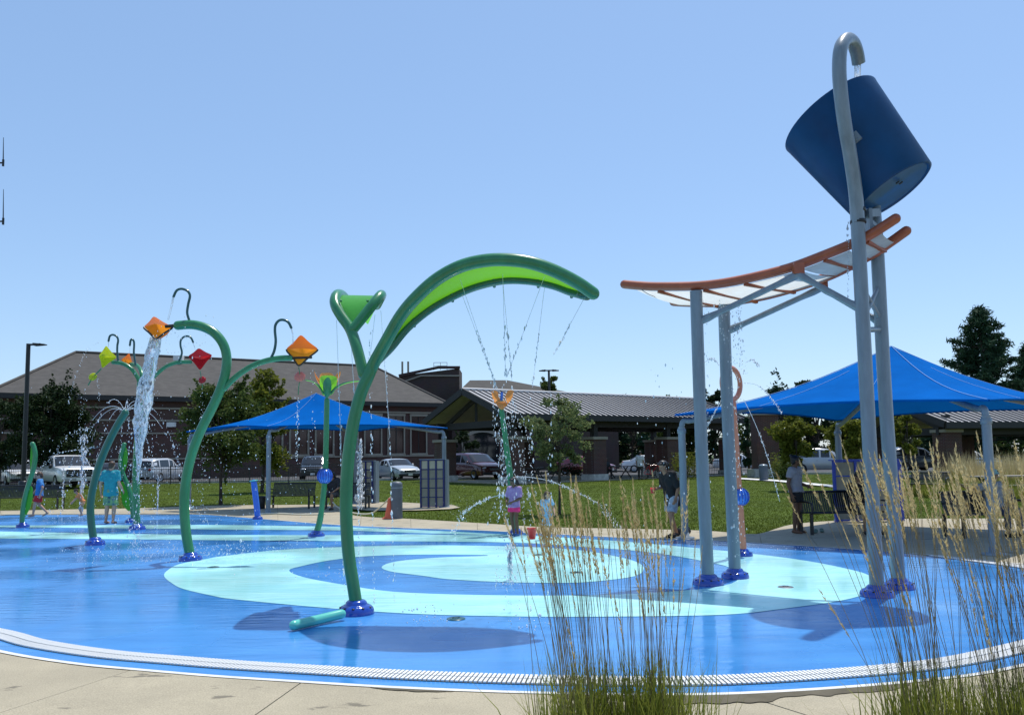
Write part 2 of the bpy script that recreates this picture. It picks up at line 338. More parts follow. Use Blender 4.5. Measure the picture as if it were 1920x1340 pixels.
def water_mat(name, foam, rough=0.05):
    m = bpy.data.materials.new(name); m.use_nodes = True; t = m.node_tree; t.nodes.clear()
    out = t.nodes.new('ShaderNodeOutputMaterial'); d = t.nodes.new('ShaderNodeBsdfDiffuse'); d.inputs['Color'].default_value = (0.86, 0.90, 0.94, 1)
    tl = t.nodes.new('ShaderNodeBsdfTranslucent'); tl.inputs['Color'].default_value = (0.86, 0.90, 0.94, 1)
    a = t.nodes.new('ShaderNodeMixShader'); a.inputs[0].default_value = 0.55; t.links.new(d.outputs[0], a.inputs[1]); t.links.new(tl.outputs[0], a.inputs[2])
    gl = t.nodes.new('ShaderNodeBsdfRefraction'); gl.inputs['IOR'].default_value = 1.15; gl.inputs['Roughness'].default_value = 0.02
    gs = t.nodes.new('ShaderNodeBsdfGlossy'); gs.inputs['Roughness'].default_value = rough
    fr = t.nodes.new('ShaderNodeFresnel'); fr.inputs['IOR'].default_value = 1.33
    g2 = t.nodes.new('ShaderNodeMixShader'); t.links.new(fr.outputs[0], g2.inputs[0]); t.links.new(gl.outputs[0], g2.inputs[1]); t.links.new(gs.outputs[0], g2.inputs[2])
    mx = t.nodes.new('ShaderNodeMixShader'); t.links.new(g2.outputs[0], mx.inputs[1]); t.links.new(a.outputs[0], mx.inputs[2])
    if foam >= 0.55: mx.inputs[0].default_value = foam
    else:
        g = t.nodes.new('ShaderNodeNewGeometry'); mp = t.nodes.new('ShaderNodeMapping'); mp.inputs['Scale'].default_value = (1.6, 1.6, 0.55); t.links.new(g.outputs['Position'], mp.inputs['Vector'])
        nz = t.nodes.new('ShaderNodeTexNoise'); nz.inputs['Scale'].default_value = 14; nz.inputs['Detail'].default_value = 4; nz.inputs['Distortion'].default_value = 1.5; t.links.new(mp.outputs[0], nz.inputs['Vector'])
        rp = t.nodes.new('ShaderNodeValToRGB'); rp.color_ramp.elements[0].position = 0.46; rp.color_ramp.elements[1].position = 0.60
        rp.color_ramp.elements[0].color = (foam * 0.25,) * 3 + (1,); rp.color_ramp.elements[1].color = (0.85, 0.85, 0.85, 1)
        t.links.new(nz.outputs['Fac'], rp.inputs['Fac']); t.links.new(rp.outputs['Color'], mx.inputs[0])
    t.links.new(mx.outputs[0], out.inputs['Surface']); return m
M['water'] = water_mat('falling_water', 0.3); M['drop'] = water_mat('water_drop', 0.60)

# ================================================================== THE SETTING
def sheet(pts, z, name, m, parent=None):
    mb = MB(); mb.poly([(p[0], p[1], (z if not callable(z) else z(p[0], p[1]))) for p in pts]); return mb.build(name, m, parent)
def inpoly(X, Y, poly):
    ins = np.zeros(len(X), bool); n = len(poly)
    for i in range(n):
        x1, y1 = poly[i][0], poly[i][1]; x2, y2 = poly[(i + 1) % n][0], poly[(i + 1) % n][1]
        if y1 == y2: continue
        c = ((Y < y1) != (Y < y2)) & (X < (x2 - x1) * (Y - y1) / (y2 - y1) + x1); ins ^= c
    return ins

# far ground to the horizon
mb = MB(); mb.add([(-3000, -400, -0.6), (3000, -400, -0.6), (3000, 3000, -0.6), (-3000, 3000, -0.6)], [(0, 1, 2, 3)])
structure(mb.build('ground', M['farground']))
# lawn: gently rising sheet
mb = MB(); rows = []
for j in range(68):
    yy = -8 + j * 1.0; rows.append([Vector((xx, yy, hgt(xx, yy) - 0.03)) for xx in np.linspace(-75, 75, 76)])
mb.grid(rows); structure(mb.build('lawn', M['lawn']), 'mown green lawn between the splash pad and the car park')
mb = MB(); mb.add([(-140, 57.0, 0.25), (140, 57.0, 0.25), (140, 150, 0.25), (-140, 150, 0.25)], [(0, 1, 2, 3)])
structure(mb.build('parking_lot', M['asphalt']), 'dark asphalt car park beyond the lawn')
mb = MB(); mb.bar((-80, 56.9, 0.31), (60, 56.9, 0.31), 0.2, 0.16); structure(mb.build('kerb', M['stone_base']), 'pale concrete kerb along the car park edge')

# ---- splash pad outline
GI = [(0,1179),(94,1202.5),(219,1221),(344,1232),(469,1241.6),(594,1249),(775,1259),(1000,1267),(1252,1270),(1440,1263.5),(1653,1248),(1780,1232),(1919,1201)]
FE = [(1919,1066),(1837,1055),(1752,1043.6),(1630,1032),(1511,1023.7),(1402,1017),(1315,1012.5),(1165,1007.5),(1015,1000),(895,994),(770,990),(635,984),(520,975),(475,971.5),(420,967),(355,964),(250,964.5),(85,965),(0,966)]
near = [Vector((-13.5,16.5,0)), Vector((-10.5,12.8,0)), Vector((-7.6,10.1,0))] + [G(*p) for p in GI] + [Vector((5.75,8.35,0)), Vector((6.85,9.6,0)), Vector((7.45,10.8,0))]
far = [G(*p) for p in FE] + [Vector((-19.5,26.5,0)), Vector((-19.8,23.5,0)), Vector((-17.2,20,0))]
loop = smooth([(p.x, p.y, 0) for p in near + far], 6, True)
NL = len(loop); NN = len(near) * 6
def outward(i):
    t = loop[(i + 1) % NL] - loop[(i - 1) % NL]; n = Vector((t.y, -t.x, 0)); return n.normalized()
def offw(i):
    k = i - 6; a = (len(near) + 3) * 6
    if i < NN: return 1.0
    return max(0.0, 1 - (i - NN) / 20.0) if i - NN < 20 else max(0.0, 1 - (NL - i) / 14.0) if NL - i < 14 else 0.0
outer = [loop[i] + outward(i) * (0.43 * offw(i) + 0.001) for i in range(NL)]
sheet(outer, 0.0, 'splash_pad', M['pad']); structure(bpy.data.objects['splash_pad'], 'wet blue painted splash pad floor')
rim = [outer[i] + outward(i) * 0.055 for i in range(NL)]
mb = MB(); vs = [(p.x, p.y, 0.006) for p in outer] + [(p.x, p.y, 0.006) for p in rim]
mb.add(vs, [(i, (i + 1) % NL, NL + (i + 1) % NL, NL + i) for i in range(NL)]); structure(mb.build('pad_rim', M['white_concrete']), 'thin white rim round the splash pad')

SW = [(308,1080.6),(322,1093),(344,1104),(400,1117),(437,1123),(594,1138),(775,1150.6),(1000,1156),(1239,1155),(1379,1151),(1484,1139),(1565,1128),(1619,1114.6),(1641,1097),(1630,1079),(1592,1067),(1511,1051),(1402.6,1037),(1240,1021),(1165,1014.5),(1015,1005),(915,1000),(840,996),(635,987.5),(420,984),(275,984),(0,985),(-90,986),
 (-90,988.5),(0,988),(275,990.5),(420,992.5),(635,994),(770,998.5),(880,1001.5),(905,1002.5),(880,1003),(770,1001.5),(635,1003),(420,1002.5),(275,1001),(0,996),(-90,995),
 (-90,1008),(0,1009),(275,1011),(420,1012.5),(635,1014),(840,1015),(990,1018),(1090,1025),(1165,1030),(1240,1038),(1315,1051),(1370,1064),(1388,1080),(1356,1098),(1240,1110),(1080,1116),(887,1115),(737,1109),(645,1096),(570,1082),(542,1069),(570,1060),(620,1050),(695,1042),(795,1039.5),(895,1040),(915,1041.3),(895,1042.6),(820,1045),(745,1052),(716,1062),(732,1071),(795,1079.5),(840,1085.5),(940,1091),(1050,1092.5),(1115,1090),(1190,1080),(1207,1066),(1197,1055),(1165,1045),(1090,1031.5),(990,1025),(840,1022),(720,1023),(620,1026),(520,1031),(420,1042),(390,1047),(337,1057),(313,1070)]
sw = smooth([G(*p) for p in SW], 4, True)
swirl = sheet(sw, 0.004, 'painted_swirl', M['cyan']); structure(swirl, 'pale turquoise painted spiral on the blue pad')

# ---- drainage grate: white slats over a dark trench
grate = thing('drain_grate', 'white slatted trench drain grate curving along the near edge of the blue pad', 'drain grate', (0, 5.6, 0))
gpts = loop[:NN + 14]
glen = [0.0]
for i in range(1, len(gpts)): glen.append(glen[-1] + (gpts[i] - gpts[i - 1]).length)
def gat(s_):
    for i in range(1, len(glen)):
        if glen[i] >= s_:
            t = (s_ - glen[i - 1]) / (glen[i] - glen[i - 1]); return gpts[i - 1].lerp(gpts[i], t), (outward(i - 1).lerp(outward(i), t)).normalized(), offw(i)
    return gpts[-1], outward(len(gpts) - 1), 1.0
GW = 0.252
mb = MB(); k = len(gpts)
mb.add([(p.x, p.y, 0.003) for p in gpts] + [tuple((gpts[i] + outward(i) * .250 * max(0.3, offw(i)))[:2]) + (0.003,) for i in range(k)], [(i, i + 1, k + i + 1, k + i) for i in range(k - 1)])
mb.build('trench', M['trench'], grate)
slm = MB(); slm.box((0, -0.064, 0), (0.0235, 0.115, 0.012)); slm.box((0, 0.064, 0), (0.0235, 0.115, 0.012))
slme = slm.mesh('slat'); slme.materials.append(M['grate'])
sl_all = []; s_ = 0.02
while s_ < glen[-1] - 0.05:
    p, n, o_ = gat(s_); sl_all.append((p + n * (GW / 2 * max(0.3, o_)), n, o_)); s_ += 0.036
def vis_rank(t):
    p = t[0]; v = p - CAM; x = CX + FPX * v.dot(_R) / v.dot(_F) if v.dot(_F) > 0.1 else 9e9
    return v.length if -20 < x < 1940 else 100 + v.length
sl_all.sort(key=vis_rank)
rest = MB()
for q, (p, n, o_) in enumerate(sl_all):
    ang = math.atan2(n.y, n.x) - math.pi / 2
    if q < 300:
        o = bpy.data.objects.new('slat', slme); col.objects.link(o); o.parent = grate; o.location = (p.x, p.y - 5.6, 0.0105); o.rotation_euler = (0, 0, ang)
    else:
        Mz = Matrix.Rotation(ang, 3, 'Z'); w2 = max(0.3, o_)
        rest.box(Vector((p.x, p.y, 0.0105)), (0.0235, 0.243 * w2, 0.012), Mz)
stuffpart(rest.build('slats', M['grate'], grate))

# ---- concrete walks, cut into slabs
def slab_strip(name, inner, outer_, cuts, zf, label, gap=0.011):
    """inner / outer_: matching polylines; cuts: indices where a joint runs"""
    base = inner[len(inner) // 2]
    root = structure(bpy.data.objects.new(name, None), label); col.objects.link(root); root.empty_display_size = 0.1
    mb = MB(); n = len(inner)
    mb.add([(p.x, p.y, zf(p.x, p.y) - 0.014) for p in inner] + [(p.x, p.y, zf(p.x, p.y) - 0.014) for p in outer_], [(i, i + 1, n + i + 1, n + i) for i in range(n - 1)])
    mb.build('joint_bed', M['joint'], root)
    cs = [0] + sorted(cuts) + [n - 1]
    for a, b in zip(cs[:-1], cs[1:]):
        ii = list(inner[a:b + 1]); oo = list(outer_[a:b + 1])
        for L in (ii, oo):
            d0 = (L[1] - L[0]).normalized() * gap / 2; d1 = (L[-2] - L[-1]).normalized() * gap / 2
            L[0] = L[0] + d0; L[-1] = L[-1] + d1
        dz = random.uniform(-0.002, 0.002); mb = MB(); m = len(ii)
        top = [(p.x, p.y, zf(p.x, p.y) + dz) for p in ii] + [(p.x, p.y, zf(p.x, p.y) + dz) for p in oo]
        bot = [(x, y, z - 0.1) for x, y, z in top]
        mb.add(top + bot, [(i, i + 1, m + i + 1, m + i) for i in range(m - 1)] + [(0, m, 3 * m, 2 * m), (m - 1, 3 * m - 1, 4 * m - 1, 2 * m - 1)] + [(i, i + 1, 2 * m + i + 1, 2 * m + i) for i in range(m - 1)])
        mb.build('slab', M['concrete'], root)
    return root
ni = [rim[i] + outward(i) * 0.004 for i in range(NN + 4)]
no = [rim[i] + outward(i) * 9.5 for i in range(NN + 4)]
def nearest(px, py, L):
    g = G(px, py); return min(range(len(L)), key=lambda i: (L[i] - g).length)
cuts = sorted(set([nearest(232, 1256, ni), nearest(572, 1281, ni), nearest(1090, 1298, ni), nearest(1400, 1296, ni), nearest(1790, 1264, ni)] + [4, 9, 13]))
# joints run roughly square to the edge but slanted as in the photograph
jdir = {c_: outward(c_) for c_ in cuts}
jdir[nearest(572, 1281, ni)] = (G(490, 1340) - G(572, 1281)).normalized(); jdir[nearest(1400, 1296, ni)] = (G(1530, 1340) - G(1440, 1312)).normalized()
jdir[0] = outward(0); jdir[len(ni) - 1] = outward(len(ni) - 1); jk = sorted(jdir)
for a_, b_ in zip(jk[:-1], jk[1:]):
    for i in range(a_, b_ + 1): no[i] = ni[i] + jdir[a_].lerp(jdir[b_], (i - a_) / (b_ - a_)).normalized() * 9.5
slab_strip('concrete_apron', ni, no, cuts, lambda x, y: 0.002, 'sunlit beige concrete apron in front of the pad')

ap_ = bpy.data.objects['concrete_apron']; M['damp'] = mat('damp_concrete', (.125, .110, .080), .9, spec=.08, var=.18, vscale=5, bump=.2, bscale=70)
for a_, b_, w0 in ((nearest(1010, 1297, ni), nearest(1690, 1277, ni), .17), (nearest(700, 1285, ni), nearest(860, 1291, ni), .05)):
    mb = MB(); n_ = (b_ - a_) * 8; r1, r2 = [], []
    for k_ in range(n_ + 1):
        u = a_ + k_ / 8.0; i_ = min(int(u), len(ni) - 2); p = ni[i_].lerp(ni[i_ + 1], u - i_); f_ = math.sin(math.pi * k_ / n_) ** .4
        wd = w0 * f_ * (1 + .7 * mnoise.noise(Vector((p.x * 2.2, p.y * 2, 3.1))) + .35 * mnoise.noise(Vector((p.x * 9, p.y * 9, 1)))); r1.append(Vector((p.x, p.y, .0075))); q = p + outward(i_) * max(.005, wd); r2.append(Vector((q.x, q.y, .0075)))
    mb.grid([r1, r2], False); mb.build('damp_patch', M['damp'], ap_)

LE = [(2080,978),(1920,972),(1700,972),(1560,976),(1484,983),(1432,998),(1402,1000.6),(1315,994),(1165,990.5),(1015,987.5),(895,980),(770,972.5),(690,969),(655,964),(640,952),(600,948.5),(520,949),(420,950),(340,952),(250,955),(85,957.5),(0,959),(-120,959)]
FE2 = [(2080,1092),(1920,1066),(1752,1043.6),(1630,1032),(1511,1023.7),(1440,1019.5),(1402,1017),(1315,1012.5),(1165,1007.5),(1015,1000),(895,994),(770,990),(690,986.5),(635,984),(600,981.5),(570,979),(520,975),(420,967),(340,964),(250,964.5),(85,965),(0,966),(-120,967)]
fi = smooth([G(*p) for p in FE2], 4); fo = smooth([G(*p) for p in LE], 4)
fi = [p + Vector((0, 0.06, 0)) for p in fi]
walk_poly = [(p.x, p.y) for p in fi] + [(p.x, p.y) for p in reversed(fo)]
slab_strip('concrete_walk', fi, fo, [5, 10, 15, 21, 26, 30, 34, 37, 40, 44, 49, 56, 64, 70, 76, 80, 84], lambda x, y: hgt(x, y) + 0.002, 'concrete walk along the far edge of the pad')
KS = [G(*p) for p in [(652,955),(660,947),(690,944.5),(760,945),(850,949),(862,953),(845,955.5),(780,958),(690,958.5)]]
sheet(KS, lambda x, y: hgt(x, y) + 0.012, 'activity_slab', M['concrete']); structure(bpy.data.objects['activity_slab'], 'small concrete slab under the activity panels')
fp = [D(px, py, Y) for px, py, Y in [(1375,886,50.5),(1450,890,46.5),(1560,899,39.5),(1680,903,38),(1680,909,36.8),(1560,905,37.8),(1450,895,44.5),(1375,890,48.5)]]
sheet([(p.x, p.y, 0) for p in fp], lambda x, y: hgt(x, y) + 0.02, 'footpath', M['white_concrete']); structure(bpy.data.objects['footpath'], 'pale footpath across the far lawn')

# ---- lawn grass blades (uncountable)
def blades(name, X, Y, hh, ww, m, parent=None, zf=None, lean=0.35, seed=1):
    r = np.random.default_rng(seed); n = len(X); a = r.uniform(0, 2 * np.pi, n); h = hh * r.uniform(0.6, 1.3, n); wd = ww * r.uniform(0.7, 1.3, n)
    Z = zf; lx = r.normal(0, lean, n) * h; ly = r.normal(0, lean, n) * h
    dx, dy = np.cos(a) * wd / 2, np.sin(a) * wd / 2
    V = np.empty((n, 3, 3)); V[:, 0] = np.stack([X - dx, Y - dy, Z], 1); V[:, 1] = np.stack([X + dx, Y + dy, Z], 1); V[:, 2] = np.stack([X + lx, Y + ly, Z + h], 1)
    me = npmesh(name, V.reshape(-1, 3), np.arange(n * 3).reshape(n, 3)); return link(name, me, m, parent)
def hgtn(Y):
    t = np.clip((Y - 22) / 32.0, 0, 1); return 0.28 * t * t * (3 - 2 * t)
padp = [(p.x, p.y) for p in rim]; ksp = [(p.x, p.y) for p in KS]; fpp = [(p.x, p.y) for p in fp]
n = 330000
u = rng.uniform(0, 1, n); Yb = 15 + 42 * u ** 1.35; Xb = rng.uniform(-0.72, 0.72, n) * Yb
ok = ~inpoly(Xb, Yb, padp) & ~inpoly(Xb, Yb, walk_poly) & ~inpoly(Xb, Yb, ksp) & ~inpoly(Xb, Yb, fpp)
Xb, Yb = Xb[ok], Yb[ok]
g = blades('lawn_grass', Xb, Yb, 0.035, 0.020, M['grassblade'], zf=hgtn(Yb) - 0.03, seed=3)
tag(g, 'short mown grass blades all over the lawn', 'grass', kind='stuff')

# ================================================================== BUILDINGS
def hip_building():
    A = Vector((-40.9, 64.3, 0)); B = Vector((-6.7, 85.0, 0)); d = (B - A).normalized(); L = (B - A).length; nb = Vector((-d.y, d.x, 0)); W = 24.0
    ZE, ZR, OH = 7.35, 12.2, 0.7
    t = thing('brick_building', 'long dark red brick building with a grey hipped shingle roof behind the car park', 'building', (A.x, A.y, 0.25))
    P = lambda s_, q, z: A + d * s_ + nb * q + Vector((0, 0, z))
    mb = MB(); c = [P(0.7, 0.7, 0), P(L - 0.7, 0.7, 0), P(L - 0.7, W - .7, 0), P(0.7, W - .7, 0)]
    lo = [p + Vector((0, 0, 0.2)) for p in c]; hi = [p + Vector((0, 0, ZE - 0.35)) for p in c]
    mb.add(lo + hi, [(i, (i + 1) % 4, 4 + (i + 1) % 4, 4 + i) for i in range(4)]); mb.build('wall', M['brick'], t)
    r0, r1 = P(6.6, W / 2, ZR), P(L - 3.3, W / 2, ZR)
    e = [P(0, 0, ZE), P(L, 0, ZE), P(L, W, ZE), P(0, W, ZE)]
    mb = MB(); mb.add(e + [r0, r1], [(0, 1, 5, 4), (1, 2, 5), (2, 3, 4, 5), (3, 0, 4)]); rf = mb.build('roof', M['shingle'], t)
    mb = MB(); mb.tube([r0 + Vector((0, 0, .05)), r1 + Vector((0, 0, .05))], 0.16, 6)
    for a_, b_ in ((e[0], r0), (e[1], r1)): mb.tube([a_ + Vector((0, 0, .04)), b_ + Vector((0, 0, .04))], 0.13, 6)
    mb.build('ridge_cap', M['shingle'], rf)
    mb = MB(); 
    for a_, b_ in ((e[0], e[1]), (e[1], e[2]), (e[3], e[0])): mb.bar(a_ + Vector((0, 0, -0.22)), b_ + Vector((0, 0, -0.22)), 0.16, 0.42)
    mb.build('fascia', M['fascia'], rf)
    mb = MB(); q = [p + Vector((0, 0, -0.36)) for p in e]; mb.add(q, [(0, 1, 2, 3)]); mb.build('soffit', M['fascia'], rf)
    # cast-stone bands along the front
    def band(z, h, s0=0.6, s1=L - 0.6):
        mb = MB(); mb.bar(P(s0, 0.64, z), P(s1, 0.64, z), 0.16, h); mb.build('stone_band', M['stone'], t)
    band(6.35, 0.16); band(2.0, 0.14); band(5.3, 0.13, 0.6, 17.0); band(4.2, 0.12, 0.6, 17.0)
    # tall framed bays
    def bay(s0, s1, z0, z1):
        f = MB(); th = 0.13
        for a_, b_ in ((P(s0, .58, z0), P(s0, .58, z1)), (P(s1, .58, z0), P(s1, .58, z1)), (P(s0 - .1, .58, z1), P(s1 + .1, .58, z1)), (P(s0 - .1, .58, z0), P(s1 + .1, .58, z0))): f.bar(a_, b_, th, 0.22)
        w_ = f.build('window', M['stone'], t); g_ = MB(); g_.add([P(s0, .66, z0), P(s1, .66, z0), P(s1, .66, z1), P(s0, .66, z1)], [(0, 1, 2, 3)]); g_.build('pane', M['winglass'], w_)
        m_ = MB(); m_.bar(P((s0 + s1) / 2, .62, z0), P((s0 + s1) / 2, .62, z1), .06, .05); m_.bar(P(s0, .62, z0 + (z1 - z0) * .62), P(s1, .62, z0 + (z1 - z0) * .62), .05, .06); m_.build('mullion', M['fascia'], w_)
    s_ = 19.0
    while s_ < L - 2.6: bay(s_, s_ + 1.75, 2.15, 6.1); s_ += 2.45
    for s_ in (1.4, 4.4): bay(s_, s_ + 1.3, 0.9, 3.4)
    d_ = MB(); d_.box(P(13.5, .5, 4.95), (.7, .35, .4)); d_.build('wall_unit', M['white'], t)
    # roof vents
    v_ = MB(); v_.box(P(15.5, W / 2 - 2, ZR - .3), (.9, .4, .5)); v_.build('roof_vent', M['white'], rf)
    return t
hip_building()
# dark brick block with a flat roof
t = thing('brick_stair_block', 'dark brick flat topped block rising behind the grey roof', 'building', (-9.7, 100, 0.25))
X0, X1, Y0, Y1 = -13.4, -6.3, 97.5, 104
mb = MB(); mb.add([(X0, Y0, .2), (X1, Y0 + 1, .2), (X1, Y1, .2), (X0, Y1, .2), (X0, Y0, 11.5), (X1, Y0 + 1, 12.4), (X1, Y1, 12.4), (X0, Y1, 11.5)], [(0, 1, 5, 4), (1, 2, 6, 5), (2, 3, 7, 6), (3, 0, 4, 7), (4, 5, 6, 7)])
mb.build('wall', M['brick_dark'], t)
mb = MB(); mb.bar((X0, Y0 - .06, 11.5), (-8.7, Y0 + .65, 12.52), .4, .3); mb.bar((-8.7, Y0 + .6, 12.5), (X1 + .1, Y0 + .94, 12.5), .4, .3); mb.build('parapet', M['brick_dark'], t)
mb = MB(); mb.bar((X0, Y0 - .06, 10.6), (-10.8, Y0 + .25, 11.5), .2, .16); mb.bar((-10.8, Y0 + .25, 11.5), (X1 + .1, Y0 + .93, 11.5), .2, .16); mb.build('stone_band', M['stone'], t)
mb = MB()
for xx in (-9.4, -8.6, -7.8): mb.bar((xx, Y0 + 1.6, 12.3), (xx, Y0 + 1.6, 13.2), .05, .05)
mb.bar((-9.4, Y0 + 1.6, 13.2), (-7.8, Y0 + 1.6, 13.2), .05, .05); mb.bar((-9.4, Y0 + 1.6, 12.8), (-7.8, Y0 + 1.6, 12.8), .04, .04); mb.build('guard_rail', M['stone'], t)
for xx in (-13.1, -12.4):
    mb = MB(); mb.tube([(xx, Y0 + .9, 11.4), (xx, Y0 + .9, 13.3)], .12, 8); mb.build('vent_pipe', M['stone'], t)
# rear wing with arch
t = thing('brick_wing', 'low brick wing with an arched stone doorway behind the picnic pavilion', 'building', (-2, 92, 0.25))
mb = MB(); mb.add([(-6.6, 90, .2), (12, 94, .2), (12, 104, .2), (-6.6, 104, .2), (-6.6, 90, 7.6), (12, 94, 7.6), (12, 104, 7.6), (-6.6, 104, 7.6)], [(0, 1, 5, 4), (1, 2, 6, 5), (3, 0, 4, 7)]); mb.build('wall', M['brick_dark'], t)
mb = MB(); e = [(-7.2, 89.3, 7.6), (12.8, 93.3, 7.6), (12.8, 106, 7.6), (-7.2, 106, 7.6)]; mb.add(e + [(-5, 98, 10.9), (-.6, 98.5, 10.9)], [(0, 1, 5, 4), (1, 2, 5), (2, 3, 4, 5), (3, 0, 4)]); mb.build('roof', M['shingle'], t)
mb = MB(); arc = [(-5.4 + 2.1 - 2.1 * math.cos(a) * 1.0, 90.1, 3.3 + 1.35 * math.sin(a)) for a in np.linspace(0, math.pi, 17)]
arc = [(-5.4, 90.1, .3)] + arc + [(-1.2, 90.1, .3)]
for a_, b_ in zip(arc[:-1], arc[1:]): mb.bar((a_[0], 89.95 + (a_[0] + 6.6) * .215, a_[2]), (b_[0], 89.95 + (b_[0] + 6.6) * .215, b_[2]), .35, .42, up=(0, 1, 0))
mb.build('arch_surround', M['stone'], t)
mb = MB(); mb.poly([(x, 90.0 + (x + 6.6) * .215 - .04, z) for x, y, z in arc]); mb.build('door', M['glass'], t)
mb = MB(); mb.bar((-6.6, 89.86, 5.4), (12, 93.86, 5.4), .16, .2); mb.build('stone_band', M['stone'], t)

# ---- picnic pavilions
def pavilion(label, FL, FR, BL, ze, zr, npan, piers, fr_label=None):
    FL, FR, BL = Vector(FL), Vector(FR), Vector(BL); d = (FR - FL); L = d.length; d.normalize(); wv = BL - FL; W = wv.length; wv.normalize()
    t = thing('picnic_pavilion', label, 'pavilion', (FL.x, FL.y, 0.25), group='metal roofed picnic pavilions')
    P = lambda s_, q, z: Vector((FL.x, FL.y, 0)) + d * s_ + wv * q + Vector((0, 0, z))
    # standing-seam panels: each panel one piece with its rib
    pw = L / npan; sl_v = Vector((0, W / 2, zr - ze)); slen = sl_v.length
    a = P(0, 0, ze); up = (P(0, W / 2, zr) - a)
    pm = MB(); nrm = d.cross(up).normalized()
    pm.add([Vector((0, 0, 0)), d * pw, d * pw + up, up] + [v - nrm * .04 for v in (Vector((0, 0, 0)), d * pw, d * pw + up, up)], [(0, 1, 2, 3), (4, 7, 6, 5), (0, 4, 5, 1), (3, 2, 6, 7), (1, 5, 6, 2), (0, 3, 7, 4)])
    pme = pm.mesh('roof_panel'); pme.materials.append(M['metalroof'])
    rm = MB(); rm.bar(d * .06 + nrm * .03, d * .06 + up + nrm * .03, .11, .07, up=nrm); rme = rm.mesh('seam_rib'); rme.materials.append(M['seamrib'])
    for i in range(npan):
        o = link('roof_panel', pme, None, t, False); o.location = a + d * (pw * i) - Vector(t.location); 
        r_ = link('seam_rib', rme, None, o, False)
    mb = MB(); b0, b1 = P(0, W, ze), P(L, W, ze); mb.add([b0, b1, P(L, W / 2, zr), P(0, W / 2, zr)], [(0, 1, 2, 3)]); mb.build('rear_roof', M['metalroof'], t)
    mb = MB(); mb.tube([P(-.1, W / 2, zr + .04), P(L + .1, W / 2, zr + .04)], .11, 6); mb.build('ridge_cap', M['metalroof'], t)
    mb = MB(); mb.bar(P(-.05, -.08, ze - .14), P(L + .05, -.08, ze - .14), .12, .34); mb.bar(P(-.05, W + .08, ze - .14), P(L + .05, W + .08, ze - .14), .12, .34); mb.build('gutter', M['fascia'], t)
    for s_ in (-.06, L + .06):
        mb = MB(); mb.bar(P(s_, -.05, ze - .1), P(s_, W / 2, zr - .1), .12, .38); mb.bar(P(s_, W + .05, ze - .1), P(s_, W / 2, zr - .1), .12, .38); mb.build('rake_board', M['fascia'], t)
    mb = MB(); mb.add([P(0.1, .1, ze - .2), P(L - .1, .1, ze - .2), P(L - .1, W / 2, zr - .25), P(.1, W / 2, zr - .25)], [(0, 1, 2, 3)]); mb.add([P(.1, W - .1, ze - .2), P(L - .1, W - .1, ze - .2), P(L - .1, W / 2, zr - .25), P(.1, W / 2, zr - .25)], [(0, 1, 2, 3)]); mb.build('soffit', M['soffit'], t)
    for k in range(len(piers)):
        s_ = piers[k]
        mb = MB(); mb.bar(P(s_, .9, ze - .42), P(s_, W - .9, ze - .42), .2, .4); mb.bar(P(s_, 1.0, ze - .42), P(s_, W / 2, zr - .5), .16, .26); mb.bar(P(s_, W - 1.0, ze - .42), P(s_, W / 2, zr - .5), .16, .26); mb.bar(P(s_, W / 2, ze - .3), P(s_, W / 2, zr - .5), .16, .16); mb.build('truss', M['fascia'], t)
        for q in (0.95, W - 0.95):
            pr = MB(); c = P(s_, q, 0); ax = Matrix(((d.x, wv.x, 0), (d.y, wv.y, 0), (0, 0, 1)))
            pr.box(c + Vector((0, 0, 1.55)), (1.0, 1.0, 2.3), ax); p_ = pr.build('pier', M['brick'], t)
            m2 = MB(); m2.box(c + Vector((0, 0, 2.78)), (1.16, 1.16, .16), ax); m2.build('pier_cap', M['stone'], p_)
            m2 = MB(); m2.box(c + Vector((0, 0, .35)), (1.14, 1.14, .55), ax); m2.build('pier_base', M['stone_base'], p_)
            m2 = MB(); m2.box(c + Vector((0, 0, 3.2)), (.32, .32, .9), ax); m2.build('post', M['fascia'], p_)
    for q in (.95, W - .95):
        mb = MB(); mb.bar(P(.3, q, ze - .42), P(L - .3, q, ze - .42), .22, .42); mb.build('beam', M['fascia'], t)
    # slab
    mb = MB(); c = [P(.2, .2, .27), P(L - .2, .2, .27), P(L - .2, W - .2, .27), P(.2, W - .2, .27)]; cb = [p - Vector((0, 0, .3)) for p in c]
    mb.add(c + cb, [(0, 1, 2, 3)] + [(i, 4 + i, 4 + (i + 1) % 4, (i + 1) % 4) for i in range(4)]); mb.build('floor_slab', M['concrete'], t)
    return P
PV1 = pavilion('picnic pavilion with striped grey metal roof and gable end, in the middle of the photo', (-.23, 45.5, 0), (16.2, 57.0, 0), (-5.6, 52.7, 0), 4.08, 5.75, 46, (0.9, 7.0, 13.2, 19.2))
PV2 = pavilion('second metal roofed picnic pavilion, at the far right behind the big blue canopy', (22.9, 43.8, 0), (37.5, 47.5, 0), (20.9, 51.6, 0), 3.2, 4.6, 34, (0.9, 7.5, 14.1))
# free-standing brick pylon beside the footpath
px_ = XY(1435, 52.0)
t = thing('brick_pylon', 'reddish square brick pylon on a pale stone base beside the footpath', 'pylon', (px_, 52, .27))
mb = MB(); mb.box((px_, 52, 2.4), (1.35, 1.35, 3.4)); mb.build('shaft', M['brick'], t)
mb = MB(); mb.box((px_, 52, .45), (1.9, 1.7, .62)); mb.build('base', M['stone_base'], t)
mb = MB(); mb.box((px_, 52, 4.17), (1.55, 1.55, .16)); mb.build('cap', M['stone'], t)

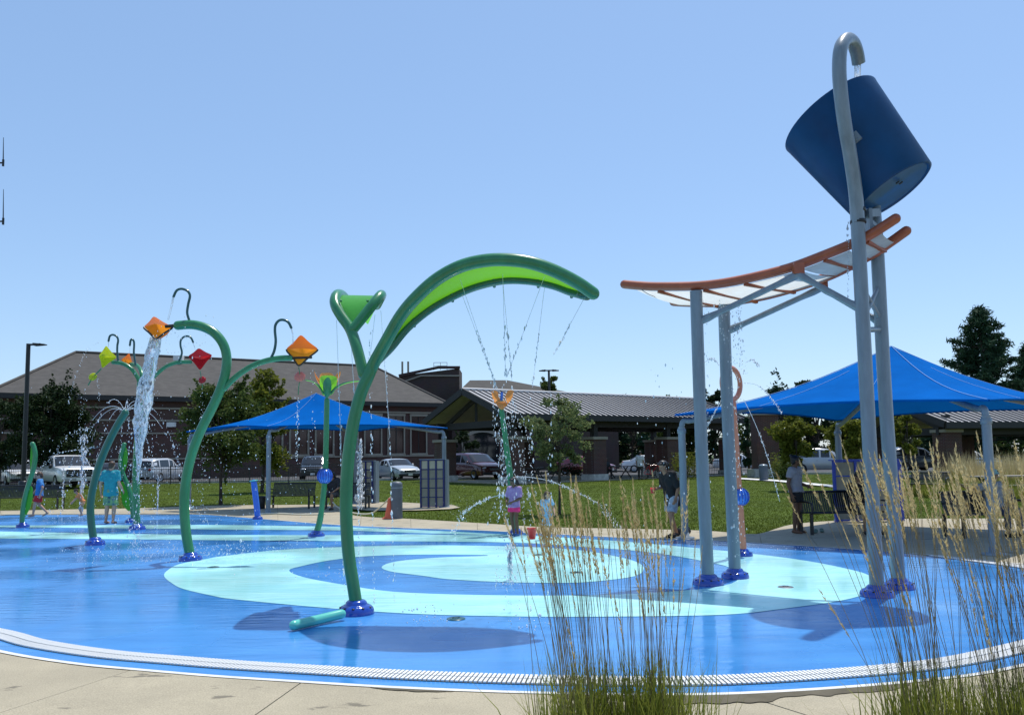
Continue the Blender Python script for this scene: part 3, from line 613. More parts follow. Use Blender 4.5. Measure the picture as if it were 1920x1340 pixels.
# ================================================================== SPLASH-PAD FEATURES
def dome(t, p, r, h=None, m=None, lights=True):
    """two-tier blue foot cover with nozzle dimples"""
    h = h or r * 0.62; x, y, z = p
    prof = [(r * 1.0, 0), (r * 1.0, h * .10), (r * .985, h * .26), (r * .93, h * .44), (r * .83, h * .58), (r * .70, h * .66), (r * .62, h * .67), (r * .60, h * .76), (r * .55, h * .90), (r * .44, h * 1.0), (r * .2, h * 1.04), (0.001, h * 1.04)]
    mb = MB(); mb.lathe(prof, (x, y, z), 32); o = mb.build('foot_cover', m or M['dome'], t)
    for k in range(5):
        nb = MB(); a = -math.pi / 2 + (k - 2) * 0.62; nb.ball((x + math.cos(a) * r * .86, y + math.sin(a) * r * .86, z + h * .52), (r * .085, r * .085, r * .055), 8, 6); nb.build('nozzle', M['black'], o)
    return o

# ---- big leaf arch
base = G(668, 1150); YB = base.y
arch = thing('leaf_arch_sprayer', 'tall green arching leaf shaped water sprayer in the foreground centre', 'water sprayer', base)
dome(arch, base, 0.20, 0.15)
stem_px = [(669,1140),(662,1095),(655,1050),(650.5,1000),(649,950),(650,900),(654,850),(662,795),(675,742),(689,708)]
fr_px = [(700.6,682),(725,638),(751.7,592),(781,557),(819,523.5),(862,500),(906,489),(950,487),(994,492.5),(1037.5,507),(1081,529),(1112,550)]
re_px = [(700.6,682),(731,651),(763,613),(804,579),(848,554),(892,535.5),(944,524),(994,525),(1037.5,533.5),(1072,546),(1100,553),(1112,551)]
wq = [0, .10, .22, .33, .40, .44, .46, .45, .40, .30, .16, .03]
stem = [D(a, b, YB) for a, b in stem_px]; NQ = len(wq) - 1.0; fr = [D(a, b, YB - w_ - .45 * (i / NQ) ** 1.3) for i, ((a, b), w_) in enumerate(zip(fr_px, wq))]; re = [D(a, b, YB + w_ + .02 - .45 * (i / NQ) ** 1.3) for i, ((a, b), w_) in enumerate(zip(re_px, wq))]
mb = MB(); pth = smooth(stem + fr, 6); mb.rtube(pth, 0.071, 16); mb.build('stem', M['green'], arch)
mb = MB(); mb.rtube(smooth([D(692, 703, YB)] + re[:-1] + [re[-1] + Vector((-.12, 0, 0))], 6), 0.060, 14); mb.build('rear_rail', M['green_dark'], arch)
fs, rs = smooth(fr[:-1], 6), smooth(re[:-1], 6)
mb = MB(); mb.grid([[a.lerp(b, t) + Vector((0, 0, 0.035 * math.sin(math.pi * t))) for t in np.linspace(0, 1, 7)] for a, b in zip(fs, rs)]); mb.build('leaf_panel', M['leafpanel'], arch)
for k in (14, 24, 34, 44, 54):
    if k < len(fs):
        mb = MB(); mb.tube([rs[k] + Vector((0, -.06, .02)), rs[k] + Vector((0, .06, -.06))], .018, 8); mb.build('bolt', M['green_dark'], arch)
# second, smaller leaf on the same stem
P0 = D(682, 702, YB + .03); J = D(657, 617, YB + .18)
mb = MB(); left = [P0, D(670, 655, YB + .08), J, D(640, 592, YB + .24), D(628.5, 570, YB + .32), D(631, 554, YB + .5), D(640, 553, YB + .85), D(652, 566, YB + 1.2)]
mb.rtube(smooth(left, 6), .064, 14); mb.build('small_leaf_stem', M['green'], arch)
right = [D(661, 618, YB + .16), D(684, 590, YB + .22), D(704, 565, YB + .3), D(714, 553.5, YB + .45), D(714, 556, YB + .8), D(706, 572, YB + 1.2)]
mb = MB(); mb.rtube(smooth(right, 6), .062, 14); mb.build('small_leaf_rail', M['green'], arch)
la = smooth([J, D(640, 592, YB + .24), D(630, 570, YB + .32), D(632, 555, YB + .5), D(640, 554, YB + .85), D(652, 566, YB + 1.2), D(680, 600, YB + 1.55)], 4)
ra = smooth([J, D(684, 590, YB + .22), D(704, 565, YB + .3), D(713, 555, YB + .45), D(714, 557, YB + .8), D(706, 574, YB + 1.2), D(690, 608, YB + 1.55)], 4)
mb = MB(); mb.grid([[a.lerp(b, t) for t in np.linspace(0, 1, 5)] for a, b in zip(la, ra)]); mb.build('small_leaf_panel', M['leafpanel2'], arch)
for q in ((639, 564), (689, 564), (651, 596), (664, 596)):
    b_ = MB(); c = D(q[0], q[1], YB + .27); b_.ball(c, .016, 8, 6); b_.build('bolt', M['green'], arch)
# root pipe lying by the foot cover
mb = MB(); mb.rtube(smooth([G(640, 1163) + Vector((0, 0, .07)), G(612, 1168) + Vector((0, 0, .06)), G(580, 1175) + Vector((0, 0, .055)), G(551, 1182) + Vector((0, 0, .055))], 5), .05, 14); mb.build('root_pipe', M['sea'], arch)

# ---- kites
def kite(parent, name, corners, Y, m, open_=0.55, depth=.16, rim=True, fy=None):
    """shallow diamond scoop: rounded rim and bulged back; corners in px (top, right, bottom, left)"""
    c = [D(a, b, Y + (0 if fy is None else fy[i])) for i, (a, b) in enumerate(corners)]
    cen = sum(c, Vector()) / 4; nrm = (c[1] - c[3]).cross(c[0] - c[2]).normalized()
    if nrm.y < 0: nrm = -nrm
    N = 10; loop_ = []
    for i in range(4):
        a, b = c[i], c[(i + 1) % 4]
        for k in range(N):
            t = k / N; p = a.lerp(b, t)
            loop_.append(p + (cen - p) * (0.10 * math.sin(math.pi * t)) + (cen - p) * 0.11 * (abs(2 * t - 1) ** 6))
    n = len(loop_)
    mb = MB(); rings = []
    for q in range(6):
        t = q / 5.0; rings.append([cen + (p - cen) * (1 - t) + nrm * depth * math.sin(t * math.pi / 2) * 0.9 for p in loop_])
    vs = [p for r_ in rings for p in r_]
    mb.add(vs, [(i * n + k, i * n + (k + 1) % n, (i + 1) * n + (k + 1) % n, (i + 1) * n + k) for i in range(5) for k in range(n)], True)
    o = mb.build(name, m, parent)
    # front sail covers the upper part
    top = [p for i, p in enumerate(loop_) if i <= N or i >= 3 * N] ; top = loop_[3 * N:] + loop_[:N + 1]
    mb = MB(); cc = cen - nrm * depth * .35
    mb.add([cc] + top, [(0, i + 1, i + 2) for i in range(len(top) - 1)], True); mb.build('front_sail', m, o)
    if rim:
        mb = MB(); rr = (c[0] - cen).length * 0.035 + .004; low = loop_[N:3 * N + 1]; mb.tube(low, rr, 8); mb.build('rim', M['darkrim'], o)
    return o
def bow(parent, px, py, Y, r, m, tilt=.3):
    mb = MB(); c = D(px, py, Y); mb.lathe([(0.001, -r * .18), (r * .8, -r * .16), (r, 0), (r * .8, r * .16), (0.001, r * .18)], c, 18, Matrix.Rotation(math.pi / 2 - tilt, 3, 'X')); mb.build('tail_bow', m, parent)
def pxtube(parent, name, pts, Y, r, m, n=5, seg=12, dy=None):
    P = [D(a, b, Y + (dy[i] if dy else 0)) for i, (a, b) in enumerate(pts)]; mb = MB(); mb.rtube(smooth(P, n), r, seg); return mb.build(name, m, parent)

base = G(357, 1050); Y = base.y
k1 = thing('kite_sprayer', 'curving green sprayer with two orange tipping kites, near the left', 'water sprayer', base, group='kite sprayers')
dome(k1, base, .20, .14)
pxtube(k1, 'stem', [(357,1044),(350.5,1010),(346.5,975),(345.5,940),(348,905),(355,868),(366,832),(382,795),(401,758),(415,725),(423,697),(425,670),(419,646),(404,626),(384,614),(360,608.5),(334,610)], Y, [.083] * (5 * 16 + 1), M['green'], seg=16)
pxtube(k1, 'branch', [(421,728),(434,714),(452,699),(475,685),(500,676),(525,671.5),(545,671)], Y, .052, M['green'])
h1 = pxtube(k1, 'hook_pipe', [(357.5,607),(353,595),(351,585),(353,570),(356,557),(355,550),(350,544.5),(340,541.5),(331,545),(325.5,556)], Y, .022, M['teal'])
h2 = pxtube(k1, 'hook_pipe', [(508,671),(514,658),(517,640),(515.5,620),(517,608),(524,600.5),(533,600),(541,604.5),(546,614)], Y, .024, M['teal'])
kite(k1, 'orange_kite', [(288,591),(327,613.5),(292,638),(267,613.5)], Y, M['kite_orange'], depth=.26, fy=[.28, 0, -.12, 0]); 
kite(k1, 'amber_kite', [(564,625),(600,655),(560,689),(533.5,655)], Y, M['kite_orange'], depth=.2, fy=[.12, 0, -.05, 0])
mb = MB(); mb.tube([D(330, 610, Y), D(310, 612, Y)], .03, 8); mb.build('pivot', M['darkrim'], k1)
mb = MB(); mb.tube([D(541, 671, Y), D(585, 670, Y)], .022, 8); mb.build('pivot', M['darkrim'], k1)
bow(k1, 562, 706, Y, .10, M['kite_pink']); mb = MB(); mb.tube([D(560, 688, Y), D(563, 706, Y), D(560, 726, Y), D(559, 740, Y)], .008, 6); mb.build('tail_string', M['green'], k1)

base = G(257, 992); Y = base.y
k2 = thing('kite_sprayer', 'green sprayer with yellow, orange and red kites, further back at the left', 'water sprayer', base, group='kite sprayers')
dome(k2, base, .21, .15)
pxtube(k2, 'stem', [(257,988),(255.5,950),(255,910),(255.5,870),(258,830),(261,790),(263,750),(263,720)], Y, .085, M['green'], seg=14)
pxtube(k2, 'branch', [(263,735),(261,715),(252,698),(241,687),(228,681),(212,679)], Y, .05, M['green'])
pxtube(k2, 'branch', [(264,730),(266,705),(263,693),(256,685),(246,682.5)], Y, .055, M['green'], dy=[0, .1, .25, .45, .6])
pxtube(k2, 'branch', [(266,740),(275,722),(290,705),(310,688),(332,679.5),(357,678.5)], Y, .048, M['green'])
for pts in ([(222,680),(220,662),(220,648),(221.5,638),(219,631),(212,627.5),(206,630),(203.5,639)], [(254,683),(251,662),(251.5,648),(251,640),(248,636),(245,638),(243.5,647)], [(335,678),(341,662),(338.5,648),(339,638),(344,632),(351,630),(358,633),(362,641)]):
    pxtube(k2, 'hook_pipe', pts, Y, .026, M['teal'])
o = kite(k2, 'yellow_kite', [(199,646),(220.5,670),(191,692),(184.5,666)], Y, M['kite_yellow'], depth=.2, rim=False, fy=[.1, .15, 0, -.2])
kite(k2, 'small_orange_kite', [(242.5,661),(249.5,681),(240,685),(226,674.5)], Y + .6, M['kite_orange'], depth=.2, rim=False, fy=[.1, .1, 0, -.1])
kite(k2, 'red_kite', [(372.5,651),(400,665.5),(375,696),(351,667.5)], Y, M['kite_red'], depth=.2, rim=False, fy=[.1, .1, 0, 0])
bow(k2, 379, 712, Y, .10, M['kite_red']); bow(k2, 174, 706, Y, .11, M['kite_yellow'])
mb = MB(); mb.tube([D(375, 695, Y), D(378, 712, Y), D(380, 728, Y)], .01, 6); mb.tube([D(190, 691, Y), D(175, 706, Y), D(165, 722, Y)], .016, 6); mb.build('tail_string', M['green'], k2)

# ---- curved spray stem
base = G(178, 1021); Y = base.y
s1 = thing('spray_stem', 'dark green curved stem spraying thin arcs of water from its tip', 'water sprayer', base)
dome(s1, base, .20, .16)
pxtube(s1, 'stem', [(176,1014),(171.5,985),(169.5,955),(171.5,930),(177,903),(185,875),(195,848),(208,820),(222,794),(234,775)], Y, .075, M['green_dark'], seg=14)
mb = MB(); mb.ball(D(234.5, 774, Y), .08, 12, 8); mb.build('nozzle', M['green_dark'], s1)

# ---- small leaf stems
def leaf_stem(label, bpx, pts, panels):
    base = G(*bpx); Y = base.y
    t = thing('leaf_sprayer', label, 'water sprayer', base, group='small leaf sprayers')
    dome(t, base, .17, .13)
    pxtube(t, 'stem', pts, Y, .062, M['green'], seg=12)
    for pl in panels:
        q = smooth([D(a, b, Y + .02) for a, b in pl], 5, True); mb = MB(); mb.poly(q, .02, (0, 1, 0)); mb.build('leaf_panel', M['leafpanel2'], t)
leaf_stem('s shaped green leaf stem at the far left beside the black bench', (42.5, 988), [(41,982),(43,955),(48,928),(56,900),(63,878),(66,855),(64.5,842),(61,832)], [[(46,967),(49,938),(57,912),(61,920),(58,945),(51,961)], [(59,833),(57,850),(56.5,868),(58,890),(62,878),(65,858)]])
leaf_stem('s shaped green leaf stem just behind the yellow and red kite sprayer', (246, 979), [(249,973),(248,945),(242.5,917),(232,892),(226,870),(228,850),(233,833)], [[(235,838),(238.5,850),(238,868),(232,886),(228,872),(230,852)], [(228,902),(227,922),(230,944),(240,957),(247,955),(243,925)]])

# ---- low blue nozzle post
base = G(483, 973); Y = base.y
t = thing('nozzle_post', 'short leaning bright blue nozzle post at the far edge of the pad', 'water sprayer', base)
dome(t, base, .15, .12)
pxtube(t, 'post', [(483,968),(481,945),(478.5,925),(476,904)], Y, .088, M['bluepipe'], seg=14)
mb = MB(); mb.lathe([(0.001, 0), (.12, 0), (.12, .035), (0.001, .04)], D(475.8, 902, Y), 16, Matrix.Rotation(-.12, 3, 'Y')); mb.build('cap', M['sea'], t)

# ---- tulip flower with side leaves
base = G(593, 1005); Y = base.y
t = thing('flower_sprayer', 'green flower sprayer with lime and orange petals, side leaves and blue ball', 'water sprayer', base, group='flower sprayers')
dome(t, base, .19, .13)
pxtube(t, 'stem', [(592,1001),(598,983),(602,962),(605,938),(608,910),(610,880),(611,845),(612,800),(613,750)], Y, [.07] * 10 + [.062] * 31, M['green'], seg=14)
def cage_ball(t, c, r):
    mb = MB(); mb.ball(c, r, 20, 12); o = mb.build('ball', M['bluepipe'], t)
    mb = MB()
    for k in range(8):
        a = math.pi * k / 8; mb.tube([Vector(c) + Vector((math.cos(a) * math.sin(u_), math.sin(a) * math.sin(u_), math.cos(u_))) * r * 1.02 for u_ in np.linspace(0, 2 * math.pi, 25)], r * .05, 5, cap=False)
    mb.build('ball_ribs', M['dome'], o)
cage_ball(t, D(609, 892, Y), .17)
# bud and petals
def petal(t, name, pts, Y, m, bulge=.06, thick=.012):
    q = smooth([D(a, b, Y) for a, b in pts], 4, True); cen = sum(q, Vector()) / len(q); n = len(q)
    rings = [[cen + (p - cen) * (1 - s_) + Vector((0, -bulge * math.sin(s_ * math.pi / 2), 0)) for p in q] for s_ in (0, .3, .6, .85, .99)]
    mb = MB(); vs = [p for r_ in rings for p in r_]; mb.add(vs, [(i * n + k, i * n + (k + 1) % n, (i + 1) * n + (k + 1) % n, (i + 1) * n + k) for i in range(4) for k in range(n)], True)
    return mb.build(name, m, t)
petal(t, 'outer_petal', [(589,695),(594,705),(603,715),(605,725),(600,722),(593,710)], Y + .1, M['petal_orange'], .04)
petal(t, 'outer_petal', [(639,697),(632,700),(624,712),(620,726),(628,722),(635,711)], Y + .1, M['petal_orange'], .04)
petal(t, 'outer_petal', [(601,701),(610,699),(622,700),(628,712),(614,722),(600,714)], Y + .16, M['petal_orange'], .03)
petal(t, 'inner_petal', [(600,708),(607,704),(622,704),(632,709),(629,728),(621,740),(606,740),(600,726)], Y, M['petal_green'], .1)
petal(t, 'bud', [(611,709),(617,708),(621,717),(621,732),(616,744),(610,744),(606,732),(606,718)], Y - .1, M['green'], .08)
def arcleaf(t, pts, Y, m, wd=.10):
    q = smooth([D(a, b, Y) for a, b in pts], 6); mb = MB(); n = len(q)
    mb.grid([[p + Vector((0, (s_ - .5) * 2 * wd * math.sin(math.pi * (.08 + .9 * i / n)), -.03 * abs(s_ - .5))) for s_ in (0, .25, .5, .75, 1)] for i, p in enumerate(q)]); mb.build('side_leaf', m, t)
    mb = MB(); mb.tube(q, [max(.008, .03 * (1 - i / n)) for i in range(n)], 8); mb.build('leaf_vein', M['green_dark'], t)
arcleaf(t, [(607,737),(601,728),(593,719),(583,714),(573,712)], Y - .02, M['leafpanel2']); arcleaf(t, [(619,738),(630,726),(645,718),(662,714.5),(680,713)], Y - .02, M['leafpanel2'])

# ---- orange flower further back
base = G(967, 1000); Y = base.y
t = thing('flower_sprayer', 'slim green flower sprayer with orange cup petals behind the girl', 'water sprayer', base, group='flower sprayers')
dome(t, base, .17, .12)
P = [D(a, b, Y) for a, b in [(967,996),(964,965),(960,925),(956,888),(951,850),(946,810),(940,766)]]; q = smooth(P, 5)
mb = MB(); mb.rtube(q, [.085 - .03 * i / len(q) for i in range(len(q))], 14); mb.build('stem', M['green'], t)
petal(t, 'petal', [(922,733),(932,733),(936,744),(938,758),(930,757),(924,747)], Y - .05, M['petal_orange'], .05)
petal(t, 'petal', [(963,733),(953,732),(947,744),(943,758),(951,757),(959,748)], Y - .05, M['petal_orange'], .05)
petal(t, 'petal', [(934,752),(947,752),(952,757),(941,768),(931,758)], Y - .12, M['petal_orange'], .06)
mb = MB(); mb.lathe([(.02, -.03), (.07, .05), (.14, .12), (.05, .13)], D(940, 762, Y), 14); mb.build('cup', M['green'], t)
mb = MB(); mb.tube([D(940, 755, Y), D(941, 735, Y)], .03, 8); mb.build('nozzle', M['bluepipe'], t)

# ---- coral ring post
base = G(1394, 1042); Y = base.y
t = thing('ring_sprayer', 'coral orange ring on a post with a blue ball, behind the grey posts', 'water sprayer', base)
dome(t, base, .155, .12)
pxtube(t, 'post', [(1394,1036),(1391,1000),(1389,970),(1386,930),(1382,880),(1379,830),(1376,785),(1374,755)], Y, .058, M['coral'], seg=14)
c = D(1371, 719, Y); rr = .27; yaw = R(42); mb = MB()
mb.tube([c + Vector((math.cos(yaw) * math.cos(a) * rr, math.sin(yaw) * math.cos(a) * rr, math.sin(a) * rr)) for a in np.linspace(0, 2 * math.pi, 41)], .043, 12, cap=False); mb.build('ring', M['coral'], t)
cage_ball(t, D(1388, 931, Y), .145)

# ---- tipping bucket with flume
A = G(1328, 1095); B = G(1378.5, 1083); C = G(1645, 1117); Dd = G(1686, 1103)
cen = (A + B + C + Dd) / 4
bk = thing('tipping_bucket_tower', 'tall grey steel tower with orange railed water flume on four posts, right foreground', 'bucket tower', (cen.x, cen.y, 0))
for p, r_ in ((A, .205), (B, .19), (C, .20), (Dd, .19)): dome(bk, p, r_, .135)
RP = .083
def vpost(pt, pxs, name='post', bend=None):
    Pp = [pt + Vector((0, 0, .08))] + [PLN(a, b, (pt.x, pt.y + (bend[i] if bend else 0)), (pt.x + .5, pt.y + (bend[i] if bend else 0))) for i, (a, b) in enumerate(pxs)]; mb = MB(); mb.tube(smooth(Pp, 4), RP, 18); return mb.build(name, M['steel'], bk), Pp
pa, _ = vpost(A, [(1314.5, 820), (1305, 546)]); pb, _ = vpost(B, [(1366, 820), (1357, 568)])
pc, PC = vpost(C, [(1626.4, 760), (1610, 457), (1605, 369), (1594, 291), (1583, 228), (1575.5, 165), (1573.5, 120), (1577, 88), (1588, 74), (1599.5, 81), (1606.5, 99), (1610, 119)], 'gooseneck_post', [0, 0, -.05, -.18, -.28, -.33, -.33, -.28, -.12, .05, .17, .25])
pd, PD = vpost(Dd, [(1660.8, 760), (1645.5, 480), (1640, 405), (1636, 345), (1636, 290)], 'post', [0, 0, .1, .45, .65])
off = (B - A).normalized() * .13
C2 = C + off; D2 = Dd - off
NRp = [(1171,533),(1200,535.5),(1234,537),(1302,536),(1359,530),(1421,517.5),(1484,501),(1546,478),(1602,455),(1640,435),(1679,410)]
FRp = [(1263,566),(1296,567.5),(1352,567.5),(1405,560),(1452,550),(1515,531.6),(1562,514),(1602,494),(1640,474),(1671,453),(1699,433)]
nr = [PLN(a, b, A, C2) for a, b in NRp]; fr_ = [PLN(a, b, B, D2) for a, b in FRp]
mb = MB(); mb.rtube(smooth(nr, 6), .062, 14); mb.build('flume_rail', M['orange_rail'], bk)
mb = MB(); mb.rtube(smooth(fr_, 6), .062, 14); mb.build('flume_rail', M['orange_rail'], bk)
M['panel'] = mat('flume_panel', (0.78, 0.80, 0.78), 0.3, translucent=0.62, tcol=(0.62, 0.63, 0.60), var=0.22, vscale=7, stretch=(1, 4, 1))
ns, fsm = smooth(nr, 10), smooth(fr_, 10)
def at(L, u): 
    u = max(0, min(.9999, u)) * (len(L) - 1); i = int(u); return L[i].lerp(L[i + 1], u - i)
pb_ = [.06, .20, .33, .46, .62, .78, .93]
for u0, u1 in zip(pb_[:-1], pb_[1:]):
    mb = MB(); rows = []
    for u in np.linspace(u0 + .004, u1 - .004, 7):
        a, b = at(ns, u), at(fsm, u); rows.append([a.lerp(b, t_) + Vector((0, 0, -.05 - .03 * math.sin(math.pi * t_))) for t_ in np.linspace(.06, .94, 6)])
    mb.grid(rows); mb.build('flume_panel', M['panel'], bk)
for u in (.20, .33, .46, .70, .86):
    a, b = at(ns, u), at(fsm, u); mb = MB(); mb.bar(a + Vector((0, 0, -.07)), b + Vector((0, 0, -.07)), .05, .035); mb.build('cross_bar', M['orange_rail'], bk)
mb = MB(); mb.tube(smooth([PLN(1200, 541, A, C2), PLN(1215, 551, A, C2), PLN(1238, 560, A, C2).lerp(PLN(1238, 560, B, D2), .6), PLN(1263, 566, B, D2)], 5), .005, 6); mb.build('edge_cable', M['steel'], bk)
def brace(a, b, pl):
    p, q = PLN(*a, *pl), PLN(*b, *pl); d_ = (q - p); mb = MB()
    mb.tube([p, p + d_ * .10, p + d_ * .2, p + d_ * .8, p + d_ * .92, q], [.05, .055, .040, .040, .05, .045], 10); mb.build('brace', M['steel'], bk)
brace((1309, 604), (1499, 514), (A, C)); brace((1618, 581), (1497, 515), (A, C)); brace((1361, 622), (1540, 540), (B, Dd)); brace((1655, 607), (1541, 540), (B, Dd))
for a, pl in (((1497, 508), (A, C)), ((1541, 534), (B, Dd))):
    p = PLN(*a, *pl); mb = MB(); mb.box(p + Vector((0, 0, .03)), (.13, .09, .14)); mb.build('bracket', M['orange_rail'], bk)
cm, dm = PLN(1619, 600, C, C + Vector((1, 0, 0))), PLN(1652, 600, Dd, Dd + Vector((1, 0, 0)))
mb = MB(); mb.tube([cm + Vector((0, 0, .02)), dm + Vector((0, 0, .45))], .028, 8); mb.tube([cm + Vector((0, 0, .42)), dm + Vector((0, 0, .0))], .028, 8); mb.tube([cm - Vector((0, 0, .12)), dm - Vector((0, 0, .12))], .035, 8); mb.build('cross_brace', M['steel'], bk)
ax = (C - A); ax.z = 0; ax.normalize()
pc_ = PLN(1607, 400, C, C + Vector((1, 0, 0))); pd_ = PLN(1640, 405, Dd, Dd + Vector((1, 0, 0)))
mb = MB(); mb.bar(pc_ + Vector((0.02, .1, .02)), pd_ + Vector((0, -.06, .02)), .09, .10); mb.bar(pc_ + Vector((.03, .1, .10)), pd_ + Vector((.03, -.06, -.22)), .06, .05); mb.box(pc_.lerp(pd_, .35) + Vector((.05, 0, -.12)), (.04, .2, .34)); mb.build('stop_frame', M['steel'], bk)
for q in ((1608, 394), (1609, 416)):
    c = PLN(*q, C, C + Vector((1, 0, 0))); mb = MB(); mb.lathe([(RP * 1.06, -.025), (RP * 1.16, -.02), (RP * 1.16, .02), (RP * 1.06, .025)], c, 18); mb.build('clamp', M['black'], bk)
c = PLN(1586, 250, C, C + Vector((1, 0, 0))); mb = MB(); mb.lathe([(RP * 1.02, -.012), (RP * 1.05, 0), (RP * 1.02, .012)], PLN(1583, 233, C, C + Vector((1, 0, 0))), 18); mb.build('pipe_joint', M['black'], bk)
# the bucket
mid = (C + Dd) / 2
bc = D(1615, 289, mid.y + .22)
th = R(31); zax = (-ax * math.sin(th) + Vector((0, 0, 1)) * math.cos(th)).normalized(); yax = Vector((-ax.y, ax.x, 0)); xax = yax.cross(zax)
Rm = Matrix(((xax.x, yax.x, zax.x), (xax.y, yax.y, zax.y), (xax.z, yax.z, zax.z)))
H2, RT, RB = .675, .675, .545
bo = thing('tipping_bucket', 'big dark blue tipping bucket tilted at the top of the grey tower', 'bucket', bc)
mb = MB(); mb.lathe([(RB - .06, -H2 + .03), (RB - .03, -H2 + .005), (RB, -H2 + .02), (RT, H2), (RT + .004, H2 + .012), (RT - .02, H2 + .006), (RT - .03, H2 - .02), (RB - .03, -H2 + .08), (.001, -H2 + .08)], bc, 56, Rm); mb.build('shell', M['bucket'], bo)
M['bucket_base'] = mat('bucket_base_blue', (0.012, 0.09, 0.26), 0.3, coat=.2, var=.25, vscale=3)
mb = MB(); mb.lathe([(RB - .055, -H2 + .028), (RB * .6, -H2 + .045), (.001, -H2 + .05)], bc, 40, Rm); mb.build('base_plate', M['bucket_base'], bo)
for sx in (-1, 1):
    mb = MB(); pv = bc + yax * sx * .64 + zax * -.02; mb.tube([pv - yax * sx * .06, pv + yax * sx * .08], .05, 12); mb.box(pv + yax * sx * .02, (.16, .05, .12), Rm); mb.build('pivot', M['steel'], bo)
mb = MB()
for q in (-.05, .05): mb.box(bc + Rm @ Vector((.12 + q * .3, -.12 + q, -H2 + .02)), (.05, .03, .012), Rm)
mb.build('base_bolt', M['black'], bo)

# ---- floor drains / flush nozzles
for i, (px, py) in enumerate([(1473, 1100), (855, 1159), (1080, 1073), (400, 1063), (1010, 1040)]):
    c = G(px, py, .004); t = None
    mb = MB(); mb.lathe([(0.001, .010), (.075, .010), (.09, .006), (.10, 0)], (c.x, c.y, .004), 20)
    for k in range(4): mb.box((c.x, c.y, .016), (.11 - abs(k - 1.5) * .02, .010, .004), Matrix.Rotation(k * math.pi / 4, 3, 'Z'))
    o = mb.build('floor_nozzle', M['teal' if i else 'bollard'], None)
    where = ['dark flush floor nozzle on turquoise paint between the grey tower posts', 'flush floor nozzle on blue paint right of the leaf arch foot', 'flush floor nozzle inside the central turquoise disc', 'flush floor nozzle on turquoise paint by the near kite sprayer', 'flush floor nozzle near the top of the central turquoise disc'][i]
    tag(o, where, 'floor nozzle', 'floor nozzles')

# ================================================================== SHADE CANOPIES
def canopy(label, corners, ze, apex, sag, postr, seams=True, zoff=(0, 0, 0, 0)):
    """four-post fabric hip canopy: corners CCW from nearest-left; edges cut in catenary curves"""
    c = [Vector((x, y, ze + zo)) for (x, y), zo in zip(corners, zoff)]; cx = sum((p for p in c), Vector()) / 4
    ap = Vector(apex)
    t = thing('shade_canopy', label, 'shade canopy', (cx.x, cx.y, hgt(cx.x, cx.y)), group='blue fabric shade canopies')
    N = 14; K = 12
    for i in range(4):
        a, b = c[i], c[(i + 1) % 4]; rows = []
        for k in range(K + 1):
            s_ = k / K; row = []
            for j in range(N + 1):
                u = j / N; e = a.lerp(b, u); e = e + (Vector((cx.x, cx.y, e.z)) - e) * sag * 4 * u * (1 - u) + Vector((0, 0, .10 * 4 * u * (1 - u)))
                p = e.lerp(ap, s_); p.z -= .22 * math.sin(math.pi * s_) * (1 - .5 * 4 * u * (1 - u)); row.append(p)
            rows.append(row)
        mb = MB(); mb.grid(rows); f = mb.build('fabric_panel', M['sail'], t)
        mb = MB(); mb.tube(rows[0], .025, 6); mb.build('hem', M['sail'], f)
        mb = MB(); mb.tube([r_[0] + Vector((0, 0, .012)) for r_ in rows], .007, 5)
        for jj in (int(N * .34), int(N * .67)):
            if seams: mb.tube([r_[jj] + Vector((0, 0, .008)) for r_ in rows[:9 if seams else 2]], .0045, 4)
        mb.build('seam', M['seam'], f)
    for i, p in enumerate(c):
        inn = (Vector((cx.x, cx.y, 0)) - Vector((p.x, p.y, 0))).normalized(); z0 = hgt(p.x, p.y)
        mb = MB(); q = Vector((p.x, p.y, 0)) + inn * .12; mb.tube([q + Vector((0, 0, z0)), q + Vector((0, 0, p.z - .25))], postr, 14)
        mb.rtube(smooth([q + Vector((0, 0, p.z - .28)), q + Vector((0, 0, p.z - .12)) + inn * .06, q + inn * .35 + Vector((0, 0, p.z - .10)), Vector((ap.x, ap.y, ap.z - .62)).lerp(q + Vector((0, 0, p.z - .2)), .5)], 4), postr * .75, 10)
        po = mb.build('post', M['steel'], t)
        mb = MB(); mb.lathe([(postr * 2.6, 0), (postr * 2.6, .03), (postr * 1.2, .035), (postr * 1.15, .12), (postr, .12)], (q.x, q.y, z0 + .003), 14); mb.build('base_plate', M['steel'], po)
        mb = MB(); mb.lathe([(postr * 1.0, -.05), (postr * 1.2, -.04), (postr * 1.2, .04), (postr, .05)], (q.x, q.y, p.z - .34), 14); mb.build('collar', M['steel'], po)
    return t
A1, B1, C1 = (-11.5, 29.2), (-7.95, 26.7), (-2.25, 28.5); D1 = (A1[0] + C1[0] - B1[0], A1[1] + C1[1] - B1[1])
canopy('smaller blue fabric canopy on four posts behind the green flower sprayer', [A1, B1, C1, D1], 2.76, (-6.85, 28.8, 4.02), .05, .075, zoff=(0, .04, -.03, 0), seams=False)
L2, R2, M2 = (3.36, 17.05), (7.83, 13.57), (8.2, 21.0); F2 = (R2[0] + M2[0] - L2[0], R2[1] + M2[1] - L2[1])
canopy('large bright blue fabric canopy over the benches on the right', [L2, R2, F2, M2], 2.52, (8.08, 17.46, 3.93), .05, .075)

